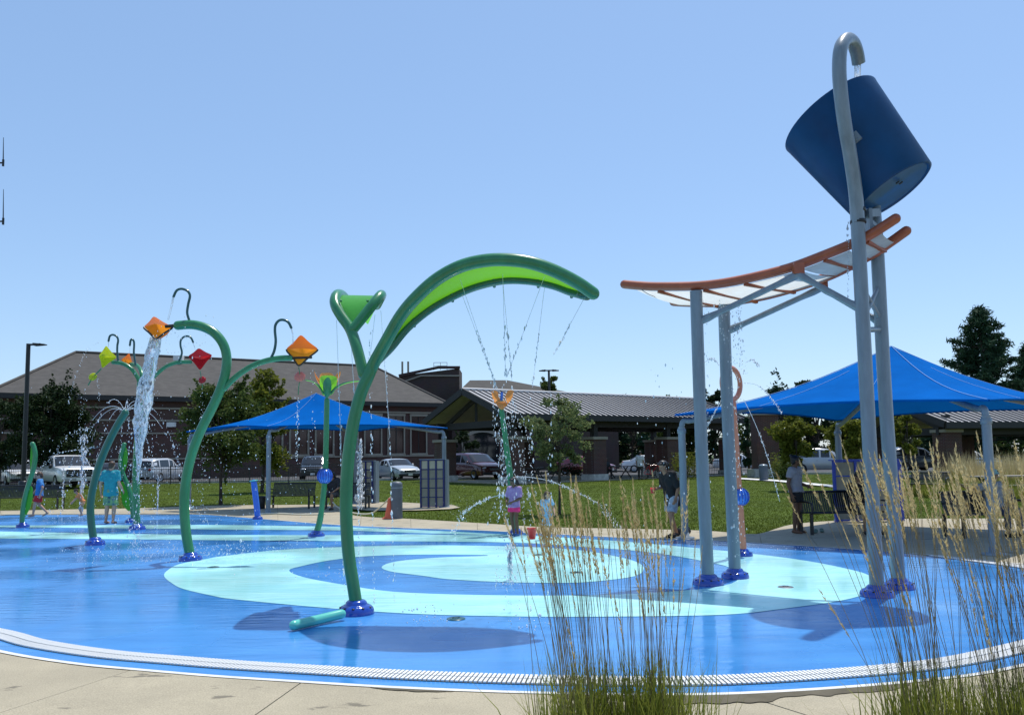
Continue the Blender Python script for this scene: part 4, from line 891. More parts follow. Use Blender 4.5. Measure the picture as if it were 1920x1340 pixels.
# ================================================================== BENCHES
def bench(label, p, rz, L, h_back=.86):
    t = thing('park_bench', label, 'bench', p, rz, 'black steel park benches')
    # local: faces -Y, length along X
    mb = MB(); n = int(L / .048)
    for i in range(n + 1):
        x = -L / 2 + L * i / n
        mb.bar((x, -.235, .45), (x, .20, .425), .036, .014); 
    o = stuffpart(mb.build('seat_slats', M['bench'], t, False))
    mb = MB()
    for i in range(n + 1):
        x = -L / 2 + L * i / n; mb.bar((x, .215, .455), (x, .33, h_back), .034, .014, up=(0, 1, 0))
    stuffpart(mb.build('back_slats', M['bench'], t, False))
    for y_, z_ in ((-.25, .445), (.205, .43)):
        mb = MB(); mb.rtube([(-L / 2, y_, z_), (L / 2, y_, z_)], .022, 10); mb.build('seat_rail', M['bench'], t, False)
    mb = MB(); mb.rtube([(-L / 2, .335, h_back), (L / 2, .335, h_back)], .028, 10); mb.build('back_rail', M['bench'], t, False)
    for x in (-L / 2, L / 2):
        for y_ in (-.22, .24):
            mb = MB(); mb.bar((x, y_, 0), (x, y_, .44), .055, .055); mb.build('leg', M['bench'], t, False)
        mb = MB(); mb.rtube(smooth([(x, -.26, .44), (x, -.27, .58), (x, -.22, .65), (x, .0, .665), (x, .25, .655)], 4), .021, 8); mb.build('armrest', M['bench'], t, False)
    return t
def gp(px, py): p = G(px, py); p.z = hgt(p.x, p.y) + .002; return p
bench('black slatted bench at the far left edge beyond the pad', gp(52, 957.5), 0.06, 2.3)
bp = gp(545, 954.5); bench('black slatted bench under the smaller canopy, left of the seated person', bp, -.18, 1.55)
bp2 = gp(648, 955.5); bench('black slatted bench under the smaller canopy, behind the leaf arch stem', bp2, -.08, 1.5)
bR = gp(1588, 998.5); bench('black slatted bench under the large canopy behind the grey tower posts', bR, .14, 1.8)
bR2 = gp(1862, 1003); bench('black slatted bench at the right edge under the large canopy', bR2, .32, 1.95)
pf = D(1742, 917, 31); bench('small black bench on the far lawn near the planting bed', (pf.x, pf.y, hgt(pf.x, pf.y)), -.7, 1.3)

# ================================================================== ACTIVITY PANELS
def kiosk(label, p, rz, W, H, cols, rows, frame, side=.30, light_top=True, tilem='concrete_tile'):
    t = thing('activity_panel', label, 'activity panel', p, rz, 'tiled activity panels')
    pw = .055
    for i in range(cols + 1):
        x = -W / 2 + W * i / cols; mb = MB(); mb.box((x, 0, H / 2), (pw, .09, H)); mb.build('upright', frame, t, False)
    for j in range(rows + 1):
        z = .04 + (H - .06) * j / rows; mb = MB(); mb.box((0, .002, z), (W - pw, .07, .03)); mb.build('crossbar', frame, t, False)
    tw, thh = W / cols - pw - .012, (H - .06) / rows - .042
    tm = MB(); tm.box((0, 0, 0), (tw, .04, thh)); me1 = tm.mesh('tile'); me1.materials.append(M[tilem]); me2 = me1.copy(); me2.materials.clear(); me2.materials.append(M['tile_light'])
    for i in range(cols):
        for j in range(rows):
            o = link('tile', me2 if (light_top and j == rows - 1) else me1, None, t, False); o.location = (-W / 2 + W * (i + .5) / cols, .004, .04 + (H - .06) * (j + .5) / rows)
    mb = MB(); mb.box((W / 2 + .08, side / 2, H / 2), (.09, side, H)); mb.build('side_panel', M['steel'] if frame is not M['royal'] else frame, t, False)
    mb = MB(); mb.box((0, .06, H + .012), (W + .12, .2, .025)); mb.build('top_cap', M['steel'] if frame is not M['royal'] else frame, t, False)
p = gp(811, 953); kiosk('tiled activity panel with navy uprights beside the right canopy post', p, -.12, .80, 1.63, 3, 5, M['navy'])
p = gp(680, 946.5); kiosk('tiled activity panel half hidden behind the leaf arch stem', p, -.3, .82, 1.58, 3, 5, M['navy'])
p = D(1628, 980, 20.6); kiosk('broad panel with royal blue frame behind the bench on the right', (p.x, p.y, hgt(p.x, p.y)), .05, 1.6, 1.5, 3, 4, M['royal'], side=.25, light_top=False)

# ================================================================== SMALL FURNITURE
p = gp(744, 972)
t = thing('bollard', 'round dark grey bollard beside the orange cone on the grass', 'bollard', p)
mb = MB(); mb.lathe([(.165, 0), (.165, .95), (.16, 1.0), (.12, 1.045), (.001, 1.06)], p, 20); mb.build('body', M['bollard'], t)
mb = MB(); mb.lathe([(.167, .86), (.171, .865), (.171, .885), (.167, .89)], p, 20); mb.build('band', M['steel'], t)
p = gp(731, 972)
t = thing('traffic_cone', 'faded orange traffic cone standing against the grey bollard', 'cone', p)
mb = MB(); mb.lathe([(.165, .03), (.15, .06), (.05, .56), (.04, .58), (.001, .585)], p, 18); mb.build('cone_body', M['cone'], t)
mb = MB(); mb.box(p + Vector((0, 0, .016)), (.38, .38, .03)); mb.build('base', M['cone'], t)
p = gp(487, 955.5); t = thing('litter_bin', 'low black litter bin beside the short blue nozzle post', 'litter bin', p)
mb = MB(); mb.lathe([(.17, 0), (.18, .02), (.2, .42), (.19, .44), (.165, .43), (.15, .1), (.001, .1)], p, 16); mb.build('body', M['black'], t)
mb = MB(); mb.lathe([(.2, .36), (.215, .37), (.215, .40), (.2, .41)], p, 16); mb.build('rim', M['bench'], t)
q = [gp(612, 955) + Vector((0, 0, .62)), gp(622, 957) + Vector((0, 0, .3)), gp(637, 960) + Vector((0, 0, .1)), gp(665, 966) + Vector((0, 0, .06)), gp(695, 969) + Vector((0, 0, .10)), gp(717, 970) + Vector((0, 0, .36)), gp(734, 971) + Vector((0, 0, .62))]
mb = MB(); mb.tube(smooth(q, 6), .022, 8); tag(mb.build('rope', M['hose'], None), 'sagging cream rope strung from the bench to the grey bollard', 'rope')
q = [gp(475, 966.5), gp(520, 965), gp(560, 966.5), gp(610, 966)]; mb = MB(); mb.tube([v + Vector((0, 0, .03)) for v in smooth(q, 5)], .025, 8); tag(mb.build('hose', M['hose'], None), 'cream hose lying on the concrete behind the pad', 'hose')
p = gp(1432, 888); p = D(1432, 893, 46); p.z = hgt(p.x, p.y)
t = thing('litter_bin', 'grey round litter bin on the lawn by the brick pylon', 'litter bin', p)
mb = MB(); mb.lathe([(.24, 0), (.25, .75), (.23, .78), (.001, .8)], p, 16); mb.build('body', M['bollard'], t)
mb = MB(); mb.lathe([(.25, .76), (.27, .77), (.2, .86), (.001, .9)], p, 16); mb.build('lid', M['steel'], t)
# toy bucket
p = G(997.5, 1010)
t = thing('toy_bucket', 'small red toy bucket standing on the pad beside the girl', 'bucket', p)
mb = MB(); mb.lathe([(.001, .012), (.066, .012), (.062, 0), (.07, .004), (.098, .215), (.105, .22), (.105, .232), (.096, .23), (.07, .03)], p, 20); mb.build('pail', M['redtoy'], t)
mb = MB(); mb.tube([p + Vector((.103 * math.cos(a), .02, .215 + -.06 * math.sin(a))) for a in np.linspace(0, math.pi, 13)], .005, 6); mb.build('handle', M['redtoy'], t)

# ================================================================== LIGHT POLES, MAST, FENCE
def lamp(label, px, Y, z_top, hdx, r=.11):
    x = XY(px, Y); z0 = hgt(x, Y); t = thing('light_pole', label, 'light pole', (x, Y, z0), group='black area light poles')
    mb = MB(); mb.tube([(x, Y, z0), (x, Y, z_top)], [r * 1.15, r], 10); mb.build('pole', M['black'], t)
    mb = MB(); mb.lathe([(.24, 0), (.24, .5), (.2, .56), (.15, .56)], (x, Y, z0), 14); mb.build('base', M['black'], t)
    for s_ in hdx:
        a = Vector((x, Y, z_top - .06)); e = a + Vector((s_, -.15, .02)); mb = MB()
        mb.bar(a, e.lerp(a, .3), .10, .10); mb.add([e + Vector((0, -.16, -.02)), e + Vector((0, .16, -.02)), a.lerp(e, .35) + Vector((0, .2, .07)), a.lerp(e, .35) + Vector((0, -.2, .07)), e + Vector((0, -.16, -.07)), e + Vector((0, .16, -.07)), a.lerp(e, .35) + Vector((0, .2, -.08)), a.lerp(e, .35) + Vector((0, -.2, -.08))], [(0, 1, 2, 3), (4, 7, 6, 5), (0, 4, 5, 1), (1, 5, 6, 2), (2, 6, 7, 3), (3, 7, 4, 0)]); mb.build('lamp_head', M['black'], t)
lamp('tall black light pole at the left with one lamp head', 45, 46, 1.7 + (869 - 642) / 1550 * 46, (1.05,))
lamp('distant light pole with two heads in front of the round tree', 1032, 66, 1.7 + (856 - 693) / 1550 * 66, (.8, -.8), .09)
# radio mast just outside the left edge: its side arms carry whip antennas into view
xm = XY(-40, 60); t = thing('radio_mast', 'slender radio mast at the left edge with whip antennas on side arms', 'radio mast', (xm, 60, .25))
mb = MB()
for a in range(3): mb.tube([(xm + .3 * math.cos(a * 2.1), 60 + .3 * math.sin(a * 2.1), .25), (xm + .14 * math.cos(a * 2.1), 60 + .14 * math.sin(a * 2.1), 27)], .04, 6)
for k in range(26): mb.bar((xm - .2, 59.9, 1 + k), (xm + .2, 60.1, 1.8 + k), .03, .03)
mb.build('mast', M['steel'], t)
for (py0, py1) in ((305.5, 258), (415, 355)):
    a, b = D(6, py0, 60), D(6.5, py1, 60); arm = Vector((xm, 60, a.z)); mb = MB(); mb.tube([arm, a], .06, 6); m_ = mb.build('side_arm', M['black'], t)
    mb = MB(); mb.tube([a - Vector((0, 0, .25)), a + Vector((0, 0, .25))], .08, 8); mb.tube([a, a.lerp(b, .15), b], [.05, .045, .02], 6); mb.build('whip_antenna', M['black'], t)

def fence(label, a, b, h=1.15):
    a, b = Vector(a), Vector(b); L = (b - a).length; d = (b - a).normalized()
    t = thing('picket_fence', label, 'fence', a, group='black picket fences')
    mb = MB(); n = int(L / .115)
    for i in range(n + 1):
        p = a + d * (L * i / n); mb.bar(p + Vector((0, 0, .08)), p + Vector((0, 0, h - .02)), .018, .018)
    stuffpart(mb.build('pickets', M['black'], t))
    for z in (.14, h - .16, h):
        mb = MB(); mb.bar(a + Vector((0, 0, z)), b + Vector((0, 0, z)), .03, .04); mb.build('rail', M['black'], t)
    m = max(1, int(L / 2.4))
    for i in range(m + 1):
        p = a + d * (L * i / m); mb = MB(); mb.bar(p + Vector((0, 0, 0)), p + Vector((0, 0, h + .1)), .06, .06); mb.build('fence_post', M['black'], t)
fence('black picket fence in front of the parked cars on the left', (XY(-60, 50), 52.6, .26), (XY(95, 52.6), 52.6, .26))
fence('black picket fence between the white pickup and the light canopy post', (XY(172, 54.6), 54.6, .26), (XY(690, 54.6), 54.6, .26))
fence('black picket fence behind the bicycles near the coral ring', (XY(1215, 54), 54.5, .27), (XY(1400, 54), 55.5, .27))
fence('black picket fence beyond the planting bed at the right', (XY(1790, 41), 41, .25), (XY(1960, 41), 41.2, .25))

# ================================================================== VEHICLES
M['tyre'] = mat('tyre', (.012, .012, .012), .85); M['rim'] = mat('wheel_rim', (.35, .36, .38), .3, metal=.8)
M['lampglass'] = mat('headlamp', (.6, .62, .65), .08, coat=.6); M['redlamp'] = mat('tail_lamp', (.35, .01, .01), .15, coat=.4)
def paint(name, c): return mat(name, c, .25, coat=.8, metal=.1)
CARC = {'white': paint('car_white', (.74, .75, .76)), 'silver': paint('car_silver', (.38, .41, .44)), 'darkred': paint('car_dark_red', (.07, .008, .012)), 'red': paint('car_red', (.22, .012, .025)), 'grey': paint('car_grey', (.09, .10, .11)), 'black': paint('car_black', (.012, .013, .016)), 'pale': paint('car_pale', (.52, .54, .56))}
def car(label, kind, colr, px, Y, yaw, name=None, scale=1.0):
    """local: nose towards -Y"""
    x = XY(px, Y); z0 = .26
    t = thing(name or {'sedan': 'parked_car', 'suv': 'parked_suv', 'pickup': 'pickup_truck', 'van': 'parked_van'}[kind], label, {'sedan': 'car', 'suv': 'suv', 'pickup': 'pickup truck', 'van': 'van'}[kind], (x, Y, z0), yaw, 'vehicles in the car park')
    if kind == 'sedan':   L, W, wb, wr_ = 4.7, 1.82, 2.75, .33; st = [(-2.35,.30,.58,.62,.70),(-2.25,.22,.70,.74,.82),(-1.6,.2,.86,.90,.9),(-.95,.2,.93,.98,.91),(-.25,.2,.95,1.40,.91),(.25,.2,.96,1.46,.91),(.95,.2,.96,1.40,.91),(1.65,.2,.97,1.03,.9),(2.2,.24,.95,.99,.84),(2.35,.34,.7,.74,.76)]; gh = (3, 7)
    elif kind == 'suv':   L, W, wb, wr_ = 4.75, 1.92, 2.8, .37; st = [(-2.38,.36,.68,.74,.74),(-2.28,.28,.86,.92,.88),(-1.6,.26,1.0,1.05,.95),(-1.0,.26,1.06,1.10,.96),(-.35,.26,1.08,1.66,.96),(.2,.26,1.09,1.75,.96),(1.4,.26,1.1,1.73,.96),(2.15,.28,1.1,1.55,.94),(2.32,.34,1.02,1.1,.9),(2.38,.42,.7,.8,.84)]; gh = (3, 8)
    elif kind == 'van':   L, W, wb, wr_ = 5.1, 1.98, 3.0, .35; st = [(-2.5,.34,.64,.70,.76),(-2.38,.26,.82,.88,.9),(-1.8,.24,.98,1.03,.98),(-1.35,.24,1.05,1.12,.99),(-.5,.24,1.06,1.68,.99),(.2,.24,1.07,1.77,.99),(1.6,.24,1.08,1.76,.99),(2.3,.26,1.08,1.62,.97),(2.48,.32,1.0,1.1,.93),(2.52,.4,.7,.8,.86)]; gh = (3, 8)
    else:                 L, W, wb, wr_ = 5.8, 2.06, 3.65, .42; st = [(-2.9,.45,.95,1.0,.93),(-2.8,.4,1.10,1.16,1.0),(-2.2,.4,1.16,1.24,1.02),(-1.55,.4,1.20,1.28,1.02),(-.75,.4,1.24,1.90,1.02),(-.4,.4,1.27,1.95,1.02),(.55,.4,1.28,1.93,1.02),(.95,.4,1.28,1.8,1.02),(1.0,.4,1.28,1.30,1.02),(2.85,.44,1.27,1.29,1.0),(2.9,.5,.9,.92,.96)]; gh = (3, 8)
    nS = len(st); ring = []
    def rp(s_):
        y, zb, zt, zr, hw = s_; gl = zr - zt; tin = .02 + .30 * min(1, gl / .5) * .62
        rw = hw - tin * .8
        return [Vector((q[0], y, q[1])) for q in [(hw * .9, zb), (hw * .99, zb + .08), (hw, (zb + zt) * .5), (hw * .99, zt - .05), (hw * .965, zt), (rw + .02, zr - .05 - .02 * gl), (rw - .07, zr), (rw * .5, zr + .02), (0, zr + .026)]]
    mb = MB(); rows = []
    for s_ in st:
        r_ = rp(s_); rows.append(r_ + [Vector((-p.x, p.y, p.z)) for p in reversed(r_[:-1])])
    mb.grid(rows)
    for rr in (rows[0], rows[-1]):
        c = sum(rr, Vector()) / len(rr); mb.add([c] + rr, [(0, i + 1, i + 2) for i in range(len(rr) - 1)] + [(0, len(rr), 1)], True)
    mb.add([Vector((a, b, .3)) for a in (-W * .44, W * .44) for b in (-L * .45, L * .45)], [(0, 1, 3, 2)])
    body = mb.build('body', CARC[colr], t, False)
    gcol = M['glass']
    def glassquad(pts, nm='window'):
        g_ = MB(); g_.add(pts, [tuple(range(len(pts)))]); return g_.build(nm, gcol, t, False, fix=False)
    g0, g1 = gh
    # windscreen / rear glass
    def crossglass(i0, nm, sgn):
        a, b = rp(st[i0]), rp(st[i0 + 1]); lo, hi = (a, b) if a[8].z < b[8].z else (b, a)
        o_ = Vector((0, sgn * .02, .02)); rows_ = []
        for u in (.05, .35, .65, .93):
            h_ = [lo[k].lerp(hi[k], u) + o_ for k in (5, 6, 7, 8)]; h_[0].x *= .95
            rows_.append(h_ + [Vector((-p.x, p.y, p.z)) for p in reversed(h_[:-1])])
        g_ = MB(); g_.grid(rows_); g_.build(nm, gcol, t, False, fix=False)
    crossglass(g0, 'windscreen', -1); crossglass(g1 - 1 if kind != 'pickup' else 7, 'rear_window', 1)
    for sx in (-1, 1):
        ss = list(range(g0 + 1, g1 - (1 if kind != 'pickup' else 1)))
        for i in ss:
            if i + 1 > g1 - 1 and kind != 'pickup': continue
            a, b = rp(st[i]), rp(st[i + 1])
            q = [a[4].lerp(a[5], .1), b[4].lerp(b[5], .1), b[4].lerp(b[5], .9), a[4].lerp(a[5], .9)]
            m_ = (b[4] - a[4]).length; sh = Vector((0, .06, 0))
            q = [q[0] + sh, q[1] - sh, q[2] - sh, q[3] + sh]; q = [Vector((sx * (p.x + .006), p.y, p.z)) for p in q]; glassquad(q, 'side_window')
        # quarter glass by the windscreen
        a, b = rp(st[g0]), rp(st[g0 + 1]); q = [a[4].lerp(b[4], .55), b[4] + Vector((0, -.05, .03)), b[4].lerp(b[5], .88) + Vector((0, -.05, 0))]; glassquad([Vector((sx * (p.x + .008), p.y, p.z)) for p in q], 'quarter_window')
        for yy in (-wb / 2 - .05, wb / 2 - .05):
            wm = MB(); Mr = Matrix.Rotation(math.pi / 2, 3, 'Y'); cx_ = sx * (W / 2 - .10); hw = .11
            wm.lathe([(wr_ * .62, -hw), (wr_ * .92, -hw), (wr_, -hw * .7), (wr_, hw * .7), (wr_ * .92, hw), (wr_ * .62, hw)], (cx_, yy, wr_), 24, Mr); w_ = wm.build('wheel', M['tyre'], t, False)
            rm_ = MB(); rm_.lathe([(.001, sx * hw * .75), (wr_ * .15, sx * hw * .8), (wr_ * .2, sx * hw * .5), (wr_ * .55, sx * hw * .72), (wr_ * .64, sx * hw * .95)], (cx_, yy, wr_), 20, Mr); rm_.build('rim', M['rim'], w_, False)
            am = MB(); am.lathe([(.001, 0), (wr_ * 1.13, 0), (wr_ * 1.13, .03)], (sx * (W / 2 - .055), yy, wr_ + .02), 24, Matrix.Rotation(math.pi / 2, 3, 'Y')); am.build('wheel_arch', M['black'], t, False)
        f = st[1]; fy = f[0] + .02
        hb = MB(); hb.ball((sx * f[4] * .74, fy - .02, f[2] - .06), (.19, .10, .075), 14, 8); hb.build('headlight', M['lampglass'], t, False)
        r_ = st[-2]; tb = MB(); tb.ball((sx * r_[4] * .82, r_[0] + .02, r_[2] - .1), (.13, .08, .10 if kind != 'pickup' else .2), 12, 8); tb.build('tail_light', M['redlamp'], t, False)
        mm = MB(); s4 = st[g0]; mm.ball((sx * (W / 2 + .08), s4[0] + .45, s4[2] + .1), (.10, .06, .075 if kind != 'pickup' else .13), 10, 6); mm.build('mirror', CARC[colr] if kind != 'pickup' else M['black'], t, False)
        dm_ = MB(); 
        for yy in (-.1, .75): dm_.box((sx * (W / 2 + .005), yy + .5, st[4][2] - .16), (.03, .16, .03))
        stuffpart(dm_.build('door_handles', M['rim'], t, False))
    f = st[0]; gb = MB(); gz = (f[1] + st[1][2]) * .5
    gb.box((0, f[0] - .03, gz + .12), (W * (.42 if kind != 'pickup' else .66), .08, .16 if kind != 'pickup' else .44)); gr = gb.build('grille', M['black'], t, False)
    sb = MB(); 
    for k in range(2): sb.box((0, f[0] - .075, gz + .06 + k * (.13 if kind == 'pickup' else .07)), (W * (.58 if kind == 'pickup' else .38), .02, .018))
    stuffpart(sb.build('grille_bars', M['rim'], gr, False))
    bb = MB(); bb.box((0, f[0] - .02, f[1] + .06), (W * .86, .12, .15)); bb.build('bumper', M['rim'] if kind == 'pickup' else M['black'], t, False)
    pb2 = MB(); pb2.box((0, f[0] - .09, f[1] + .1), (.32, .012, .15)); pb2.build('number_plate', M['white'], t, False)
    if kind == 'suv' or kind == 'van':
        for sx in (-1, 1): rb = MB(); rb.tube([(sx * W * .36, -.1, st[5][3] + .02), (sx * W * .36, 1.6, st[6][3] + .02)], .02, 6); rb.build('roof_rail', M['black'], t, False)
    if scale != 1.0: t.scale = (scale,) * 3
    return t
car('white pickup truck facing the lawn beside the black light pole', 'pickup', 'white', 124, 50.5, R(42))
car('white suv parked left of the pickup, half behind the light pole', 'suv', 'white', 34, 58, R(40))
car('dark grey car parked behind the man in the teal shirt', 'sedan', 'grey', 205, 60, R(30))
car('white suv parked behind the black fence right of the water column', 'suv', 'pale', 300, 61, R(170))
car('black suv in the shade behind the fence under the smaller canopy', 'suv', 'black', 590, 62, R(10))
car('silver sedan parked between the two tiled panels', 'sedan', 'silver', 744, 58, R(30))
car('dark red minivan parked just right of the tiled panel', 'van', 'darkred', 888, 57, R(35))
car('red sedan parked in the shade of the middle pavilion', 'sedan', 'red', 1096, 66, R(60))
car('pale car on the car park seen between pavilion and ring sprayer', 'sedan', 'white', 1216, 72, R(85))
car('small white car beyond the ring sprayer and brick pylon', 'sedan', 'pale', 1385, 76, R(80))
car('pale van parked behind the standing woman at the right', 'van', 'pale', 1540, 60, R(75))
car('white suv behind the royal blue framed panel', 'suv', 'white', 1672, 64, R(70))
car('dark grey suv behind the slim young tree at the right', 'suv', 'grey', 1712, 61, R(100))
car('white car behind the right pavilion pier at the far right', 'sedan', 'white', 1812, 63, R(95))

# ================================================================== PICNIC TABLES, BICYCLE
def picnic(label, x, y, z, rz, L=1.9):
    t = thing('picnic_table', label, 'picnic table', (x, y, z), rz, 'picnic tables')
    for k in range(4):
        mb = MB(); mb.box((0, -.27 + .18 * k, .75), (L, .165, .04)); mb.build('table_board', M['stone'] if 'pale' in label else M['bench'], t, False)
    for s_ in (-1, 1):
        for k in range(2): mb = MB(); mb.box((0, s_ * (.62 + .15 * k), .45), (L, .135, .035)); mb.build('seat_board', M['stone'] if 'pale' in label else M['bench'], t, False)
        mb = MB(); x_ = s_ * L * .36; mb.bar((x_, -.5, .03), (x_, .2, .73), .05, .05); mb.bar((x_, .5, .03), (x_, -.2, .73), .05, .05); mb.bar((x_, -.72, .41), (x_, .72, .41), .05, .05); mb.build('leg_frame', M['bench'], t, False)
def onpv(P, s_, q): v = P(s_, q, 0); return v.x, v.y, .272
for i, (s_, q, lab) in enumerate([(3.2, 2.6, 'dark picnic table at the left end under the middle pavilion'), (6.2, 4.5, 'dark picnic table under the middle pavilion behind the young tree'), (10.2, 2.4, 'dark picnic table under the middle pavilion near its thick brick pier'), (15.5, 3.2, 'dark picnic table under the right end of the middle pavilion')]):
    x, y, z = onpv(PV1, s_, q); picnic(lab, x, y, z, .6)
pt = D(1885, 905, 29.5); picnic('pale topped picnic table by the planting bed at the right edge', pt.x, pt.y, hgt(pt.x, pt.y), .1, 2.4)
def bicycle(label, px, Y, rz):
    x = XY(px, Y); t = thing('bicycle', label, 'bicycle', (x, Y, hgt(x, Y)), rz)
    for xx in (-.52, .52):
        mb = MB(); mb.tube([(xx + .33 * math.cos(a), 0, .345 + .33 * math.sin(a)) for a in np.linspace(0, 2 * math.pi, 25)], .022, 6, cap=False); w_ = mb.build('wheel', M['tyre'], t, False)
        mb = MB(); 
        for k in range(8): a = math.pi * k / 8; mb.bar((xx - .31 * math.cos(a), 0, .345 - .31 * math.sin(a)), (xx + .31 * math.cos(a), 0, .345 + .31 * math.sin(a)), .006, .006, up=(0, 1, 0))
        stuffpart(mb.build('spokes', M['rim'], w_, False))
    mb = MB(); A_, B_, C_, E_, F_ = (-.52, 0, .345), (-.08, 0, .3), (-.2, 0, .82), (.36, 0, .85), (.52, 0, .345)
    for a, b in ((A_, B_), (A_, C_), (B_, C_), (C_, E_), (B_, E_), (E_, F_)): mb.tube([a, b], .018, 6)
    mb.build('frame', M['kite_red'], t, False)
    mb = MB(); mb.tube([(.34, 0, .85), (.30, 0, 1.0)], .014, 6); mb.tube([(.36, -.28, 1.02), (.30, -.1, 1.0), (.30, .1, 1.0), (.36, .28, 1.02)], .014, 6); mb.build('handlebar', M['black'], t, False)
    mb = MB(); mb.ball((-.23, 0, .90), (.14, .06, .035), 10, 6); mb.tube([(-.2, 0, .8), (-.22, 0, .9)], .014, 6); mb.build('saddle', M['black'], t, False)
bicycle('bicycle standing by the brick pier right of the middle pavilion', 1222, 50, .1)

# ================================================================== PEOPLE
SKIN = {'fair': mat('skin_fair', (.50, .29, .20), .55, spec=.35), 'tan': mat('skin_tan', (.32, .17, .10), .55, spec=.35), 'brown': mat('skin_brown', (.15, .075, .045), .55, spec=.35)}
HAIRC = {'black': mat('hair_black', (.010, .008, .008), .5), 'brown': mat('hair_brown', (.06, .03, .015), .55), 'grey': mat('hair_grey', (.20, .19, .18), .6)}
M['eye'] = mat('eye_dark', (.01, .008, .008), .2); M['lip'] = mat('lip', (.30, .09, .08), .5)
_cm = {}
def cloth_mat(name, c, c2=None, sc=9):
    if name not in _cm: _cm[name] = mat('cloth_' + name, c, .85, var=(.15 if c2 is None else 0), var2=c2, vscale=sc, bump=.5, bscale=14, bdist=.02)
    return _cm[name]
TMP = bpy.data.scenes.new('scratch')
def cone_(mb, a, b, ra, rb, seg=12, flat=False):
    a, b = Vector(a), Vector(b)
    if (b - a).length < 1e-5: return
    if flat: mb.tube([a, b], [ra, rb], seg)
    else: mb.rtube([a, b], [ra, rb], seg)
def remesh(mb, name, voxel, m, parent, it=2, disp=0.0):
    me = mb.mesh(name); o = bpy.data.objects.new(name, me); TMP.collection.objects.link(o)
    md = o.modifiers.new('r', 'REMESH'); md.mode = 'VOXEL'; md.voxel_size = voxel; md.use_smooth_shade = True
    if it: sm = o.modifiers.new('s', 'SMOOTH'); sm.iterations = it; sm.factor = .5
    with bpy.context.temp_override(scene=TMP, view_layer=TMP.view_layers[0]): dg = bpy.context.evaluated_depsgraph_get()
    dg.update(); ev = o.evaluated_get(dg); m2 = bpy.data.meshes.new_from_object(ev)
    bpy.data.objects.remove(o); bpy.data.meshes.remove(me)
    if disp > 0:
        nv = len(m2.vertices); co = np.empty(nv * 3, np.float32); no_ = np.empty(nv * 3, np.float32); m2.vertices.foreach_get('co', co); m2.vertices.foreach_get('normal', no_)
        co = co.reshape(-1, 3); no_ = no_.reshape(-1, 3); q = co * 11.0
        f = np.sin(q[:, 0] * 2.1 + 1.3 * np.sin(q[:, 2] * 1.7)) * np.sin(q[:, 2] * 1.5 + 1.1 * np.sin(q[:, 1] * 2.3)) + .5 * np.sin(q[:, 1] * 4.1 + q[:, 2] * 3.3 + q[:, 0] * 2)
        m2.vertices.foreach_set('co', (co + no_ * (f * disp * .6)[:, None]).ravel()); m2.update()
    m2.materials.clear(); m2.materials.append(m); m2.name = name
    return link(name, m2, None, parent, False)
def hand(mb, w_, dirv, side, s, curl=.5, palm_n=None):
    """palm plus five bent fingers; dirv points from wrist to fingertips"""
    d = Vector(dirv).normalized(); n = (palm_n or Vector((side * 1.0, 0, 0))); n = (n - d * n.dot(d)).normalized(); x = d.cross(n)
    p = Vector(w_); 
    for q in (-.026, -.009, .009, .026): cone_(mb, p + x * q * s * .7, p + d * .085 * s + x * q * s, .015 * s, .0125 * s, 8)
    L = (.062, .078, .082, .072)
    for k, q in enumerate((-.031, -.0105, .0105, .031)):
        a = p + d * .085 * s + x * q * s; b = a + (d * math.cos(curl * .6) + n * math.sin(curl * .6)) * L[k] * .5 * s; c = b + (d * math.cos(curl * 1.6) + n * math.sin(curl * 1.6)) * L[k] * .5 * s
        cone_(mb, a, b, .0095 * s, .0088 * s, 7); cone_(mb, b, c, .0088 * s, .0075 * s, 7)
    a = p + d * .02 * s + x * .026 * s; b = a + (d * .6 + x * .7 + n * .35).normalized() * .045 * s; c = b + (d * .85 + x * .25 + n * .4).normalized() * .035 * s
    cone_(mb, a, b, .013 * s, .0105 * s, 8); cone_(mb, b, c, .0105 * s, .0085 * s, 8)
